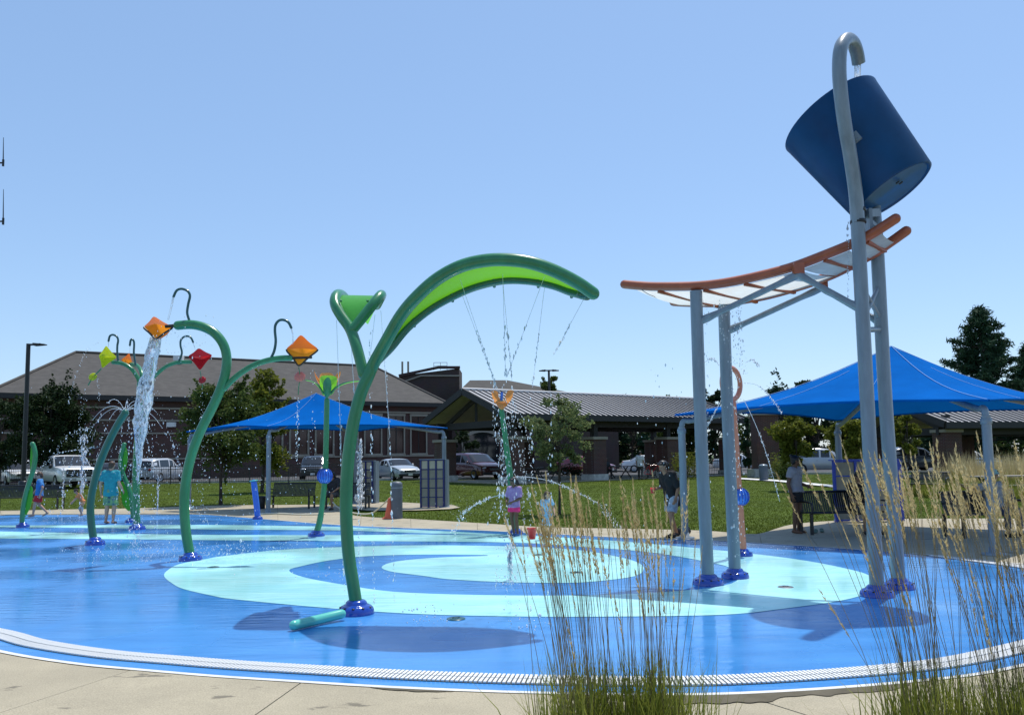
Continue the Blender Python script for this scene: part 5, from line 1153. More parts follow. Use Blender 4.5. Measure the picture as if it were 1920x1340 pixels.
def person(label, loc, rz, H, pose, skin='tan', hair=('black', 'short'), shirt=None, legs=None, shoes=None, extra=None, voxel=.011, group=None, child=False, name='person'):
    """local frame: faces -Y, +X is the person's left; joints in units of H"""
    t = thing(name, label, 'person', loc, rz, group)
    J = dict(pelvis=(0, 0, .50), chest=(0, .01, .70), neck=(0, .005, .825), head=(0, -.012, .925),
             shL=(.108, .01, .805), shR=(-.108, .01, .805), elL=(.135, .03, .63), elR=(-.135, .03, .63), wrL=(.145, -.03, .485), wrR=(-.145, -.03, .485),
             hipL=(.052, 0, .505), hipR=(-.052, 0, .505), knL=(.058, -.01, .28), knR=(-.058, -.01, .28), anL=(.06, .015, .045), anR=(-.06, .015, .045), look=(0, -1, 0), toeL=(.02, -1, 0), toeR=(-.02, -1, 0))
    J.update(pose); j = {k: Vector(v) * (H if k not in ('look', 'toeL', 'toeR') else 1) for k, v in J.items()}
    hs = H * (.135 if not child else .160)                     # head height
    s = H / 1.72
    mb = MB()
    pel, ch, nk, hd = j['pelvis'], j['chest'], j['neck'], j['head']
    up = (ch - pel).normalized()
    mb.ball(pel + up * .02 * s, (.165 * s, .115 * s, .125 * s), 16, 10); mid = pel.lerp(ch, .5)
    cone_(mb, pel + Vector((.05, 0, .04)) * s, mid + Vector((.045, 0, 0)) * s, .105 * s, .095 * s); cone_(mb, pel + Vector((-.05, 0, .04)) * s, mid + Vector((-.045, 0, 0)) * s, .105 * s, .095 * s)
    cone_(mb, mid + Vector((.045, 0, 0)) * s, ch + Vector((.06, 0, .02)) * s, .095 * s, .112 * s); cone_(mb, mid + Vector((-.045, 0, 0)) * s, ch + Vector((-.06, 0, .02)) * s, .095 * s, .112 * s)
    cone_(mb, j['shL'].lerp(ch, .25), j['shR'].lerp(ch, .25), .088 * s, .088 * s); cone_(mb, j['shL'], j['shR'], .058 * s, .058 * s)
    cone_(mb, ch.lerp(nk, .6), hd + Vector((0, .01 * H, -.03 * H)), .066 * s, .05 * s)
    look = j['look'].normalized(); side = look.cross(Vector((0, 0, 1))).normalized(); hu = side.cross(look).normalized()
    HM = Matrix(((side.x, -look.x, hu.x), (side.y, -look.y, hu.y), (side.z, -look.z, hu.z)))
    hl = lambda x, y, z: hd + HM @ (Vector((x, y, z)) * hs)      # y: back +, front -
    mb.ball(hl(0, .05, .10), (hs * .335, hs * .41, hs * .40), 18, 14, HM); mb.ball(hl(0, -.08, -.13), (hs * .275, hs * .30, hs * .34), 16, 12, HM); mb.ball(hl(0, -.24, -.36), hs * .11, 10, 8)
    cone_(mb, hl(0, -.37, .06), hl(0, -.46, -.10), hs * .04, hs * .062, 8); cone_(mb, hl(-.1, -.34, -.25), hl(.1, -.34, -.25), hs * .045, hs * .045, 8)
    for sx in (-1, 1): mb.ball(hl(sx * .335, .03, -.02), (hs * .05, hs * .09, hs * .125), 8, 8, HM)
    for S, sx in (('L', 1), ('R', -1)):
        sh, el, wr = j['sh' + S], j['el' + S], j['wr' + S]
        mb.ball(sh, .062 * s, 12, 8); cone_(mb, sh, el, .056 * s, .041 * s); cone_(mb, el, el.lerp(wr, .35), .041 * s, .042 * s); cone_(mb, el.lerp(wr, .35), wr, .042 * s, .026 * s)
        hand(mb, wr, (wr - el) * .6 + Vector(pose.get('hd' + S, (0, 0, 0))), -sx, s * (1 if not child else 1.05), pose.get('curl', .55))
        hp, kn, an = j['hip' + S], j['kn' + S], j['an' + S]
        cone_(mb, hp, kn, .088 * s, .056 * s); cone_(mb, kn, kn.lerp(an, .32), .054 * s, .057 * s); cone_(mb, kn.lerp(an, .32), an, .057 * s, .034 * s)
        d = j['toe' + S].normalized(); f = an + Vector((0, 0, -.020 * H)); cone_(mb, f - d * .035 * s, f + d * .10 * s + Vector((0, 0, -.01 * H)), .036 * s, .034 * s); cone_(mb, f + d * .10 * s + Vector((0, 0, -.012 * H)), f + d * .165 * s + Vector((0, 0, -.014 * H)), .036 * s, .024 * s)
    remesh(mb, 'body', voxel, SKIN[skin], t)
    # face details
    for sx in (-1, 1):
        e = MB(); e.ball(hl(sx * .145, -.335, .015), (hs * .05, hs * .03, hs * .028), 8, 6, HM); e.build('eye', M['eye'], t, False)
    e = MB(); e.ball(hl(0, -.385, -.255), (hs * .10, hs * .03, hs * .022), 10, 6, HM); e.build('mouth', M['lip'], t, False)
    # hair: cap shell above the brow, plus length
    hb = MB(); style = hair[1]
    if style != 'none':
        hb.ball(hl(0, .09, .14), (hs * .375, hs * .42, hs * .41), 16, 12, HM); hb.ball(hl(0, .26, -.06), (hs * .31, hs * .24, hs * .34), 14, 10, HM)
        cone_(hb, hl(-.2, -.22, .34), hl(.2, -.22, .34), hs * .11, hs * .11)
        if style in ('long', 'bob'):
            e_ = -.95 if style == 'long' else -.5
            for sx in (-.27, -.13, 0, .13, .27): cone_(hb, hl(sx, .26, .0), hl(sx * 1.1, .30, e_), hs * .17, hs * .12)
            for sx in (-1, 1): cone_(hb, hl(sx * .33, .06, .15), hl(sx * .34, .1, e_ * .7), hs * .10, hs * .09)
        if style == 'bun': hb.ball(hl(0, .38, .42), hs * .2, 12, 8); hb.ball(hl(0, .3, .30), hs * .2, 12, 8)
        if style == 'pony': cone_(hb, hl(0, .45, .25), hl(0, .62, -.15), hs * .11, hs * .12); cone_(hb, hl(0, .62, -.15), hl(0, .52, -.7), hs * .12, hs * .05)
        remesh(hb, 'hair', voxel * 1.1, HAIRC[hair[0]], t, 1, .006)
    if shirt:
        m_, slv, length = shirt; c = MB(); g = .018 * s
        cone_(c, j['shL'].lerp(ch, .25), j['shR'].lerp(ch, .25), .088 * s + g, .088 * s + g); cone_(c, j['shL'], j['shR'], .060 * s + g, .060 * s + g); cone_(c, ch.lerp(nk, .2), ch.lerp(nk, .62), .10 * s, .075 * s)
        bot = pel + up * (-length) * H
        for sx in (-1, 1):
            cone_(c, mid + Vector((sx * .05, 0, 0)) * s, ch + Vector((sx * .062, 0, .02)) * s, .105 * s + g, .115 * s + g)
            cone_(c, bot + Vector((sx * .062, 0, 0)) * s, mid + Vector((sx * .05, 0, 0)) * s, .125 * s + g * 1.4, .105 * s + g, 14, flat=True)
        cone_(c, bot, mid, .128 * s + g, .11 * s + g, 16, flat=True)
        for S in 'LR':
            sh, el, wr = j['sh' + S], j['el' + S], j['wr' + S]; c.ball(sh, .066 * s + g, 12, 8)
            if slv <= 1: cone_(c, sh, sh.lerp(el, slv), .060 * s + g, .055 * s + g * 1.3, 12, flat=True)
            else: cone_(c, sh, el, .060 * s + g, .050 * s + g); cone_(c, el, el.lerp(wr, slv - 1), .050 * s + g, .042 * s + g, 12, flat=True)
        remesh(c, 'shirt', voxel * 1.15, m_, t, 2, .010)
    if legs:
        m_, kind, length = legs; c = MB(); g = .016 * s
        mbp = pel + up * .02 * s; c.ball(mbp, (.170 * s + g, .12 * s + g, .128 * s), 16, 10); cone_(c, pel, pel + up * .10 * s, .13 * s + g, .115 * s + g, 16, flat=True)
        if kind == 'skirt':
            end = pel + Vector((0, 0, -length * H)); cone_(c, pel, end, .15 * s + g, .21 * s + g, 20, flat=True)
        else:
            for S in 'LR':
                hp, kn, an = j['hip' + S], j['kn' + S], j['an' + S]
                fl = .028 * s if kind == 'loose' else 0
                if length <= 1: cone_(c, hp, hp.lerp(kn, length), .096 * s + g, (.096 - .035 * length) * s + g + fl, 14, flat=True)
                else: cone_(c, hp, kn, .094 * s + g, .062 * s + g + fl * .5); cone_(c, kn, kn.lerp(an, length - 1), .064 * s + g + fl * .5, .045 * s + g + fl, 14, flat=True)
        remesh(c, 'trousers' if kind != 'skirt' and length > 1 else ('skirt' if kind == 'skirt' else 'shorts'), voxel * 1.15, m_, t, 2, .008)
    if shoes:
        for S in 'LR':
            c = MB(); an = j['an' + S]; d = j['toe' + S].normalized(); f = an + Vector((0, 0, -.022 * H)); cone_(c, f - d * .04 * s, f + d * .165 * s + Vector((0, 0, -.006 * H)), .043 * s, .040 * s); c.box(f + d * .06 * s + Vector((0, 0, -.018 * H)), (.075 * s, .075 * s, .03 * s)); remesh(c, 'shoe', voxel, shoes, t, 1)
    if extra: extra(t, j, hl, HM, hs, s)
    return t
def pp(px, py): return gp(px, py)
C = cloth_mat
WALK = dict(knL=(.06, -.07, .29), anL=(.06, -.10, .05), knR=(-.06, -.01, .275), anR=(-.06, .16, .085), toeR=(0, -1, -.5), elL=(.15, .09, .65), wrL=(.16, .05, .50), elR=(-.15, -.05, .64), wrR=(-.14, -.15, .52))
# man in teal, seen from behind
person('man in teal t-shirt and patterned shorts standing with his back to the camera', pp(206, 981), R(176), 1.76, dict(look=(.1, -1, -.12), elL=(.16, .03, .63), wrL=(.18, -.03, .49), elR=(-.15, .02, .63), wrR=(-.15, -.09, .52)), 'fair', ('brown', 'short'), (C('teal', (.02, .30, .36), (.015, .22, .28)), .75, .06), (C('shorts_multi', (.30, .50, .12), (.01, .06, .20), 7), 'loose', .95), name='person')
# boy walking, blue shirt and red shorts
person('boy in blue t-shirt and red shorts walking past the bench at the far left', pp(72, 969), R(-70), 1.42, dict(WALK, look=(0, -1, -.2)), 'fair', ('brown', 'short'), (C('blue', (.04, .20, .48)), .7, .03), (C('red', (.50, .02, .025)), 'loose', .8), child=True)
# toddler in orange bending
person('toddler in orange swimwear bending forward between the ground jets', pp(150, 968), R(-55), .95, dict(pelvis=(0, .08, .46), chest=(0, -.03, .64), neck=(0, -.10, .75), head=(0, -.15, .84), shL=(.11, -.06, .72), shR=(-.11, -.06, .72), elL=(.13, -.16, .58), elR=(-.13, -.15, .58), wrL=(.10, -.25, .47), wrR=(-.10, -.25, .47), hipL=(.06, .08, .46), hipR=(-.06, .08, .46), knL=(.08, -.03, .26), knR=(-.08, -.02, .26), anL=(.08, .05, .05), anR=(-.08, .06, .05), look=(0, -.8, -.6)), 'fair', ('brown', 'short'), (C('orange', (.70, .24, .08)), .8, .0), (C('orange2', (.62, .30, .14)), 'loose', .5), child=True)
# girl with toy bucket
person('girl in lilac top and pink shorts standing beside the red toy bucket', pp(965, 1004), R(-38), 1.26, dict(look=(-.35, -.85, -.45), elL=(.15, -.02, .64), wrL=(.06, -.14, .58), elR=(-.15, -.02, .64), wrR=(-.05, -.15, .57), knL=(.06, -.03, .29), anL=(.085, -.02, .045), knR=(-.05, -.01, .28), anR=(-.05, .05, .045)), 'brown', ('black', 'bob'), (C('lilac', (.42, .28, .48), (.30, .18, .40), 14), .9, .02), (C('pink', (.72, .03, .16)), 'loose', .45), C('bluewater', (.02, .07, .22)), child=True)
# small child in pale blue
person('small child in a pale blue dress behind the tall dry grass', pp(1027, 1011), R(30), .98, dict(look=(.3, -.9, -.3), elL=(.14, -.03, .65), wrL=(.10, -.12, .55), elR=(-.14, .0, .64), wrR=(-.14, -.07, .5)), 'fair', ('brown', 'bob'), (C('paleblue', (.30, .50, .66)), .6, .0), (C('paleblue', (.30, .50, .66)), 'skirt', .20), child=True)
# woman in black
def cup(t, j, hl, HM, hs, s):
    mb = MB(); p = j['wrR'] + Vector((.0, -.09, -.03)); mb.lathe([(.001, -.06), (.035, -.06), (.045, .06), (.04, .055), (.03, -.05)], p, 14); mb.build('red_cup', M['redtoy'], t, False)
person('woman in loose black top and pale patterned skirt shorts holding a red cup', pp(1262, 1006), R(-62), 1.66, dict(chest=(0, -.045, .69), neck=(0, -.085, .80), head=(0, -.13, .885), shL=(.105, -.06, .785), shR=(-.105, -.06, .785), elL=(.14, .0, .62), wrL=(.15, -.06, .49), elR=(-.13, -.04, .62), wrR=(-.10, -.17, .60), look=(0, -.85, -.5), knL=(.07, -.07, .28), anL=(.08, -.06, .045), knR=(-.05, .0, .28), anR=(-.05, .10, .045)), 'tan', ('black', 'pony'), (C('black', (.008, .008, .009)), 1.0, .12), (C('palepattern', (.42, .46, .52), (.16, .20, .27), 12), 'loose', .85), M['black'], cup)
# woman standing by the bench
person('woman in grey top and dark shorts standing beside the right bench', pp(1496, 999), R(48), 1.66, dict(look=(.55, -.8, 0), elL=(.13, .0, .63), wrL=(.08, -.12, .60), elR=(-.14, .04, .63), wrR=(-.13, .0, .49), knL=(.05, -.02, .28), knR=(-.05, .0, .28)), 'brown', ('black', 'bun'), (C('greytop', (.30, .29, .32)), .55, -.02), (C('blackshorts', (.012, .012, .015)), 'tight', .5))
SIT = dict(pelvis=(0, 0, .29), chest=(0, .03, .48), neck=(0, .02, .605), head=(0, .0, .705), shL=(.108, .02, .585), shR=(-.108, .02, .585), elL=(.15, -.05, .43), elR=(-.15, -.05, .43), wrL=(.10, -.17, .36), wrR=(-.10, -.17, .36), hipL=(.055, -.01, .285), hipR=(-.055, -.01, .285), knL=(.085, -.25, .285), knR=(-.085, -.25, .285), anL=(.085, -.24, .045), anR=(-.085, -.24, .045))
def seat(bp_, rz, dx): return Vector(bp_) + Vector((math.cos(rz) * dx, math.sin(rz) * dx, 0))
def shades(t, j, hl, HM, hs, s):
    for sx in (-1, 1):
        e = MB(); e.ball(hl(sx * .15, -.385, .02), (hs * .11, hs * .03, hs * .075), 10, 6, HM); e.build('sunglass_lens', M['glass'], t, False)
    e = MB(); e.tube([hl(-.36, -.05, .05), hl(-.27, -.34, .05), hl(0, -.40, .05), hl(.27, -.34, .05), hl(.36, -.05, .05)], hs * .02, 6); e.build('sunglass_frame', M['black'], t, False)
person('woman in black top and sunglasses sitting on the right bench', seat(bR, .14, .33), .14, 1.68, dict(SIT, look=(-.1, -1, -.1)), 'tan', ('black', 'bob'), (C('black', (.008, .008, .009)), .9, .02), (C('jean', (.05, .06, .075)), 'tight', 1.0), M['black'], shades)
def cap_(t, j, hl, HM, hs, s):
    mb = MB(); mb.ball(hl(0, .06, .22), (hs * .40, hs * .45, hs * .34), 16, 10, HM); mb.add([hl(-.3, -.3, .24), hl(.3, -.3, .24), hl(.22, -.75, .17), hl(-.22, -.75, .17)], [(0, 1, 2, 3)]); mb.build('cap', C('mint', (.30, .48, .42)), t, False)
person('person in mint cap and grey striped shirt sitting on the rightmost bench', seat(bR2, .32, .12), .25, 1.70, dict(SIT, elR=(-.26, .06, .53), wrR=(-.38, .05, .57), look=(-.3, -1, -.1)), 'tan', ('brown', 'short'), (C('greystripe', (.20, .22, .25), (.34, .36, .38), 20), .8, .02), (C('denim', (.05, .07, .12)), 'tight', 1.8), M['black'], cap_)
person('person in dark clothes sitting on the bench under the smaller canopy', seat(bp2, -.08, -.42), -.25, 1.72, dict(SIT, chest=(0, -.01, .47), neck=(0, -.05, .59), head=(0, -.09, .68), shL=(.108, -.03, .575), shR=(-.108, -.03, .575), look=(-.2, -.9, -.35)), 'tan', ('black', 'bob'), (C('charcoal', (.03, .03, .035)), 1.0, .02), (C('taupe', (.09, .08, .075)), 'tight', 1.0), M['black'])
v = PV1(14.0, -.9, 0); v = Vector((XY(1200, 50.5), 50.5, .26))
person('person in white shirt and dark trousers standing by the pavilion pier', v, R(150), 1.72, {}, 'tan', ('black', 'short'), (C('white', (.55, .55, .55)), .8, .05), (C('charcoal', (.03, .03, .035)), 'tight', 1.9), M['black'], voxel=.02)
v = Vector((XY(1136, 53.5), 53.5, .272))
person('person in dark clothes sitting in the deep shade of the middle pavilion', v, R(20), 1.70, SIT, 'tan', ('grey', 'short'), (C('slate', (.06, .07, .08)), .8, .05), (C('charcoal', (.03, .03, .035)), 'tight', 1.9), M['black'], voxel=.02)
x, y = v.x, v.y; t = thing('stool', 'dark stool under the person seated in the middle pavilion', 'stool', (x, y, .272)); mb = MB(); mb.lathe([(.001, .42), (.19, .42), (.19, .455), (.001, .46)], (x, y, .272), 14); mb.build('seat', M['bench'], t)
for k in range(4):
    a = k * math.pi / 2 + .78; mb = MB(); mb.bar((x + .13 * math.cos(a), y + .13 * math.sin(a), .69), (x + .18 * math.cos(a), y + .18 * math.sin(a), .275), .03, .03); mb.build('leg', M['bench'], t)
# shoes left by the bench
for i, (px, py) in enumerate([(1528, 999), (1541, 997.5)]):
    p = pp(px, py); mb = MB(); Mz = Matrix.Rotation(.8 + i * .5, 3, 'Z')
    mb.ball(p + Vector((0, 0, .03)), (.13, .045, .028), 14, 8, Mz); mb.ball(p + Vector((0, 0, .055)) + Mz @ Vector((.05, 0, 0)), (.055, .044, .03), 12, 8, Mz)
    tag(mb.build('sandal', C('sandal', (.12, .20, .18)), None), ['left grey green sandal lying on the concrete by the right bench', 'right grey green sandal lying on the concrete by the right bench'][i], 'sandal', 'sandals by the bench')
p = pp(1282, 1004); t = thing('shoulder_bag', 'small black bag on the ground behind the woman in black', 'bag', p)
mb = MB(); mb.ball(p + Vector((0, 0, .09)), (.16, .08, .09), 14, 8); mb.build('pouch', M['black'], t); mb = MB(); mb.tube([p + Vector((.13 * math.cos(a), 0, .12 + .10 * math.sin(a))) for a in np.linspace(0, math.pi, 11)], .010, 6); mb.build('strap', M['black'], t)

bpy.data.scenes.remove(TMP)

# ================================================================== TREES
def leaf_quads(C_, size, r, aspect=.62, upbias=.35):
    """diamond leaves at centres C_ (n,3)"""
    n = len(C_); a = r.normal(size=(n, 3)); a[:, 2] *= (1 - upbias); a /= np.linalg.norm(a, axis=1)[:, None]
    b = r.normal(size=(n, 3)); b -= a * (a * b).sum(1)[:, None]; b /= np.linalg.norm(b, axis=1)[:, None]
    s_ = size * r.uniform(.6, 1.35, n)[:, None]; a = a * s_; b = b * s_ * aspect * .5
    V = np.empty((n, 4, 3)); V[:, 0] = C_ - a * .5; V[:, 1] = C_ + b; V[:, 2] = C_ + a * .5; V[:, 3] = C_ - b
    return V.reshape(-1, 3), np.arange(n * 4).reshape(n, 4)
def tree(name, label, x, y, z0, H, crown_z, RX, RZ, nclump, nleaf, lsize, lm, trunk_r=.12, seed=1, shape='round', multi=1, group='park trees', clump=.36, RY=None, lean=0.0):
    r = np.random.default_rng(seed); RY = RY or RX
    t = thing(name, label, 'tree', (x, y, z0), 0, group)
    cl = []
    while len(cl) < nclump:
        v = r.normal(size=3); v /= np.linalg.norm(v); rad = r.uniform(.25, 1.0) ** .55
        zz = v[2] * rad
        wf = 1.0
        if shape == 'cone': wf = max(.12, .95 - .55 * (zz + 1) * .85)
        elif shape == 'oval': wf = 1.0 - .28 * zz
        elif shape == 'vase': wf = .75 + .3 * zz
        cl.append((np.array([x + lean * zz + v[0] * rad * RX * wf, y + v[1] * rad * RY * wf, crown_z + zz * RZ]), r.uniform(.65, 1.25) * clump * min(RX, RZ) * (.6 + .4 * wf)))
    per = nleaf // nclump; pts = []
    for c, rr in cl:
        v = r.normal(size=(per, 3)); v /= np.linalg.norm(v, axis=1)[:, None]; q = r.uniform(0, 1, per)[:, None] ** .42
        v[:, 2] *= .72; pts.append(c + v * q * rr * r.uniform(.75, 1.2, (per, 1)))
    # stray twigs at the outline
    k = max(6, nclump // 3)
    for c, rr in cl[:k]:
        d = c - np.array([x, y, crown_z]); d /= np.linalg.norm(d) + 1e-6; m = max(5, per // 8)
        pts.append(c + d * rr * r.uniform(.6, 1.65, (m, 1)) + r.normal(0, rr * .12, (m, 3)))
    V, F_ = leaf_quads(np.concatenate(pts), lsize, r)
    link('crown', npmesh('crown', V, F_), lm, t)
    mb = MB()
    for m in range(multi):
        a = 6.28 * m / max(1, multi); off = 0 if multi == 1 else trunk_r * 1.6
        bx, by = x + off * math.cos(a), y + off * math.sin(a)
        top = Vector((x + lean * .3 + r.normal(0, .1) * RX * .4, y, crown_z + RZ * .35)); base_ = Vector((bx, by, z0 - .02))
        mid_ = base_.lerp(top, .5) + Vector((r.normal(0, .03) * H, r.normal(0, .02) * H, 0))
        mb.tube(smooth([base_, base_.lerp(mid_, .15), mid_, top], 5), [trunk_r * (1.25 - 1.0 * i / 15) for i in range(16)], 8)
    for c, rr in cl[::max(1, nclump // 16)]:
        c = Vector(c); f = random.uniform(.35, .75); a = Vector((x, y, z0)).lerp(Vector((x, y, crown_z + RZ * .2)), f); a.z = min(a.z, c.z - .05 * RZ)
        a.z = max(a.z, z0 + (crown_z - RZ - z0) * .7)
        mb.tube(smooth([a, a.lerp(c, .5) + Vector((0, 0, .06 * H)) * random.uniform(-.4, .8), c], 3), [trunk_r * .45 * (1 - .8 * i / 6) for i in range(7)], 5)
    mb.build('trunk', M['bark'], t); return t
def tpx(px, Y): return XY(px, Y), Y, hgt(XY(px, Y), Y)
def zpx(px, py, Y): return D(px, py, Y).z
def T(name, label, px, Y, top_py, bot_py, half_px, nclump, nleaf, ls, lm, **k):
    x, y, z0 = tpx(px, Y); zt, zb = zpx(px, top_py, Y), zpx(px, bot_py, Y); rx = half_px * Y / 1550
    return tree(name, label, x, y, z0, zt - z0, (zt + zb) / 2, rx * .86, (zt - zb) / 2 * .9, nclump, nleaf, ls, lm, **k)
T('shade_tree', 'dark leafy tree beside the black light pole at the left', 92, 52, 708, 885, 86, 46, 15000, .20, M['leaf_dark'], trunk_r=.16, seed=11, shape='oval')
T('shade_tree', 'dark leafy tree at the far left edge behind the light pole', -2, 55, 745, 890, 50, 22, 6000, .22, M['leaf_dark'], trunk_r=.14, seed=12)
T('park_tree', 'dark green lawn tree standing left of the smaller canopy', 415, 31.8, 700, 886, 86, 52, 15000, .135, M['leaf_mid'], trunk_r=.075, seed=13, shape='oval')
T('park_tree', 'yellow green tree between the kite sprayer and the smaller canopy', 492, 41, 690, 890, 54, 42, 11000, .17, M['leaf_olive'], trunk_r=.10, seed=14, shape='oval')
T('young_tree', 'sparse young tree on the lawn in front of the middle pavilion', 1047, 24.9, 738, 888, 70, 40, 4600, .10, M['leaf_pale'], trunk_r=.045, seed=15, clump=.27)
T('park_tree', 'small dark tree beside the arched doorway', 868, 66, 798, 892, 30, 16, 3500, .2, M['leaf_dark'], trunk_r=.1, seed=16)
T('round_tree', 'round topped tree rising behind the middle pavilion roof', 1036, 74, 694, 830, 32, 24, 6000, .26, M['leaf_mid'], trunk_r=.2, seed=17, shape='oval')
T('park_tree', 'light green tree behind the standing woman at the right', 1492, 36, 776, 874, 56, 34, 9500, .14, M['leaf_olive'], trunk_r=.08, seed=18, shape='vase')
T('park_tree', 'light green tree behind the royal blue framed panel', 1590, 39, 772, 876, 50, 30, 8000, .15, M['leaf_olive'], trunk_r=.08, seed=19, shape='vase')
T('young_tree', 'slim young yellow green tree on the far lawn right of the tower', 1702, 38, 772, 858, 29, 22, 4500, .13, M['leaf_olive'], trunk_r=.05, seed=20, shape='oval')
T('conifer', 'dark columnar evergreen beside the brick pylon', 1402, 55, 770, 892, 17, 22, 5500, .16, M['leaf_pine'], trunk_r=.1, seed=21, shape='cone')
T('park_tree', 'dark green tree between the ring sprayer and the middle pavilion', 1275, 60, 790, 880, 44, 24, 6500, .2, M['leaf_mid'], trunk_r=.12, seed=22)
# tree belt beyond the car park: every tree its own thing
belt = [(905,100,800,70),(975,104,795,60),(1062,98,800,62),(1140,108,778,70),(1185,96,726,46),(1235,104,770,58),(1275,98,724,44),(1342,92,712,34),(1400,104,765,55),(1465,100,712,62),(1532,96,694,46),(1600,104,760,66),(1660,98,775,50),(1725,102,770,60),(1790,96,760,58),(1850,100,755,60),(1915,94,740,66),(1985,100,735,70)]
kinds = ['dark', 'mid', 'dark', 'mid', 'pine']
where = ['behind the orange flower sprayer', 'behind the young lawn tree', 'behind the red sedan', 'behind the thick brick pier', 'peeking over the pavilion ridge', 'behind the woman in black', 'peeking over the right half of the pavilion ridge', 'behind the coral ring', 'behind the brick pylon', 'peeking over the left slope of the large canopy', 'just left of the large canopy top', 'behind the tower posts', 'behind the slim young tree', 'behind the small far bench', 'left of the right pavilion pier', 'behind the right pavilion roof', 'at the right edge behind the large canopy', 'cut off by the right picture edge']
for i, (px, Y, tp, hw) in enumerate(belt):
    T('distant_tree', 'distant dark tree ' + where[i], px, Y, tp, 884, hw, 26, 4200, .42, M['leaf_' + kinds[i % 5]], trunk_r=.2, seed=40 + i, shape='oval', group='distant tree belt', clump=.4)
# big pine on the right
def pine(label, px, Y, top_py, half_px, seed=5):
    r = np.random.default_rng(seed); x = XY(px, Y); z0 = .25; zt = zpx(px, top_py, Y); RX = half_px * Y / 1550
    t = thing('pine_tree', label, 'tree', (x, Y, z0), 0, 'park trees'); mb = MB(); mb.tube([(x, Y, z0), (x + .1, Y, z0 + (zt - z0) * .5), (x, Y, zt)], [.32, .2, .03], 8)
    pts = []; nlev = 26
    for k in range(nlev):
        f = k / (nlev - 1.0); z = z0 + 2.2 + (zt - z0 - 2.4) * f; R_ = RX * (1 - f) ** .75 * r.uniform(.75, 1.12) + .25
        for b in range(7 if f < .8 else 5):
            a = r.uniform(0, 6.28); L_ = R_ * r.uniform(.6, 1.1); e = np.array([x + math.cos(a) * L_, Y + math.sin(a) * L_, z + L_ * r.uniform(.05, .32)]); s0 = np.array([x, Y, z - .1])
            mb.tube([s0, (s0 + e) / 2 - np.array([0, 0, .06 * L_]), e], [.05, .035, .012], 4, cap=False)
            m = int(150 * L_ / RX) + 40; u = r.uniform(.22, 1.03, m) ** .8; c = s0[None] + (e - s0)[None] * u[:, None] + r.normal(0, 1, (m, 3)) * np.array([.24, .24, .15]) * (0.6 + .6 * (1 - u))[:, None]; pts.append(c)
    V, F_ = leaf_quads(np.concatenate(pts), .46, r, .20, 0); link('crown', npmesh('crown', V, F_), M['leaf_pine'], t); mb.build('trunk', M['bark'], t)
pine('tall dark pine rising behind the large canopy at the right edge', 1852, 58, 576, 104)
pine('second dark pine half cut off by the right edge', 1945, 62, 640, 70, 8)

# shrubs and beds
def shrub(label, px, Y, py_top, half, lm, seed, n=1800, ls=.10):
    x, y, z0 = tpx(px, Y); r = np.random.default_rng(seed); h = zpx(px, py_top, Y) - z0; rx = half * Y / 1550; m = n
    cl = r.uniform(-1, 1, (9, 3)) * [rx * .8, rx * .6, h * .3] + [x, y, z0 + h * .5]; c = cl[r.integers(0, 9, m)] + r.normal(0, 1, (m, 3)) * [rx * .26, rx * .26, h * .2]
    c[:, 2] = np.clip(c[:, 2], z0 + .02, z0 + h * 1.08)
    t = thing('shrub', label, 'shrub', (x, y, z0), 0, 'shrubs'); V, F_ = leaf_quads(c, ls, r); link('foliage', npmesh('foliage', V, F_), lm, t)
    mb = MB()
    for k in range(5): mb.tube([(x + r.normal(0, .05), y, z0 - .02), tuple(cl[k])], [.025, .008], 5)
    mb.build('stem', M['bark'], t)
shrub('low yellow green shrub behind the woman in black', 1285, 50, 852, 24, M['leaf_olive'], 61)
shrub('low green shrub beside the brick pylon base', 1478, 47, 858, 24, M['leaf_mid'], 62)
shrub('yellowish low shrub between pylon and standing woman', 1455, 49, 852, 16, M['leaf_olive'], 63, 1000)
shrub('dark low hedge shrub under the middle pavilion edge', 1060, 58, 872, 30, M['leaf_dark'], 64)
def bed(name, label, px0, px1, Y0, Y1, h, n, m, seed, ww=.02, lean=.25):
    r = np.random.default_rng(seed); Yv = r.uniform(Y0, Y1, n); X0, X1 = XY(px0, (Y0 + Y1) / 2), XY(px1, (Y0 + Y1) / 2); Xv = r.uniform(X0, X1, n)
    hh = h * (0.6 + .5 * (np.sin(Xv * 3.1) * np.sin(Yv * 2.3 + Xv) + 1) / 2)
    o = blades(name, Xv, Yv, 1.0, ww, m, zf=hgtn(Yv), lean=lean, seed=seed) if False else None
    a = r.uniform(0, 6.28, n); V = np.empty((n, 3, 3)); z = hgtn(Yv) - .02; hh = hh * r.uniform(.6, 1.2, n)
    V[:, 0] = np.stack([Xv - np.cos(a) * ww, Yv - np.sin(a) * ww, z], 1); V[:, 1] = np.stack([Xv + np.cos(a) * ww, Yv + np.sin(a) * ww, z], 1); V[:, 2] = np.stack([Xv + r.normal(0, lean, n) * hh, Yv + r.normal(0, lean, n) * hh, z + hh], 1)
    return tag(link(name, npmesh(name, V.reshape(-1, 3), np.arange(n * 3).reshape(n, 3)), m), label, 'plants', kind='stuff')
bed('reed_grass_bed', 'bed of tall tan plumed grass by the far fence at the right', 1792, 1990, 35, 39, 1.35, 5000, M['straw'], 71, .018, .12)
bed('reed_grass_leaves', 'green lower leaves of the tan grass bed at the right', 1792, 1990, 35, 39, .75, 5000, M['reed'], 72, .02, .3)
bed('perennial_bed', 'low green planting bed on the lawn behind the rightmost bench', 1792, 1990, 27.5, 31.5, .62, 9000, M['reed'], 73, .02, .35)
bed('perennial_bed', 'small green planting bed near the far bench', 1712, 1790, 29.5, 33, .5, 3500, M['reed'], 74, .02, .35)

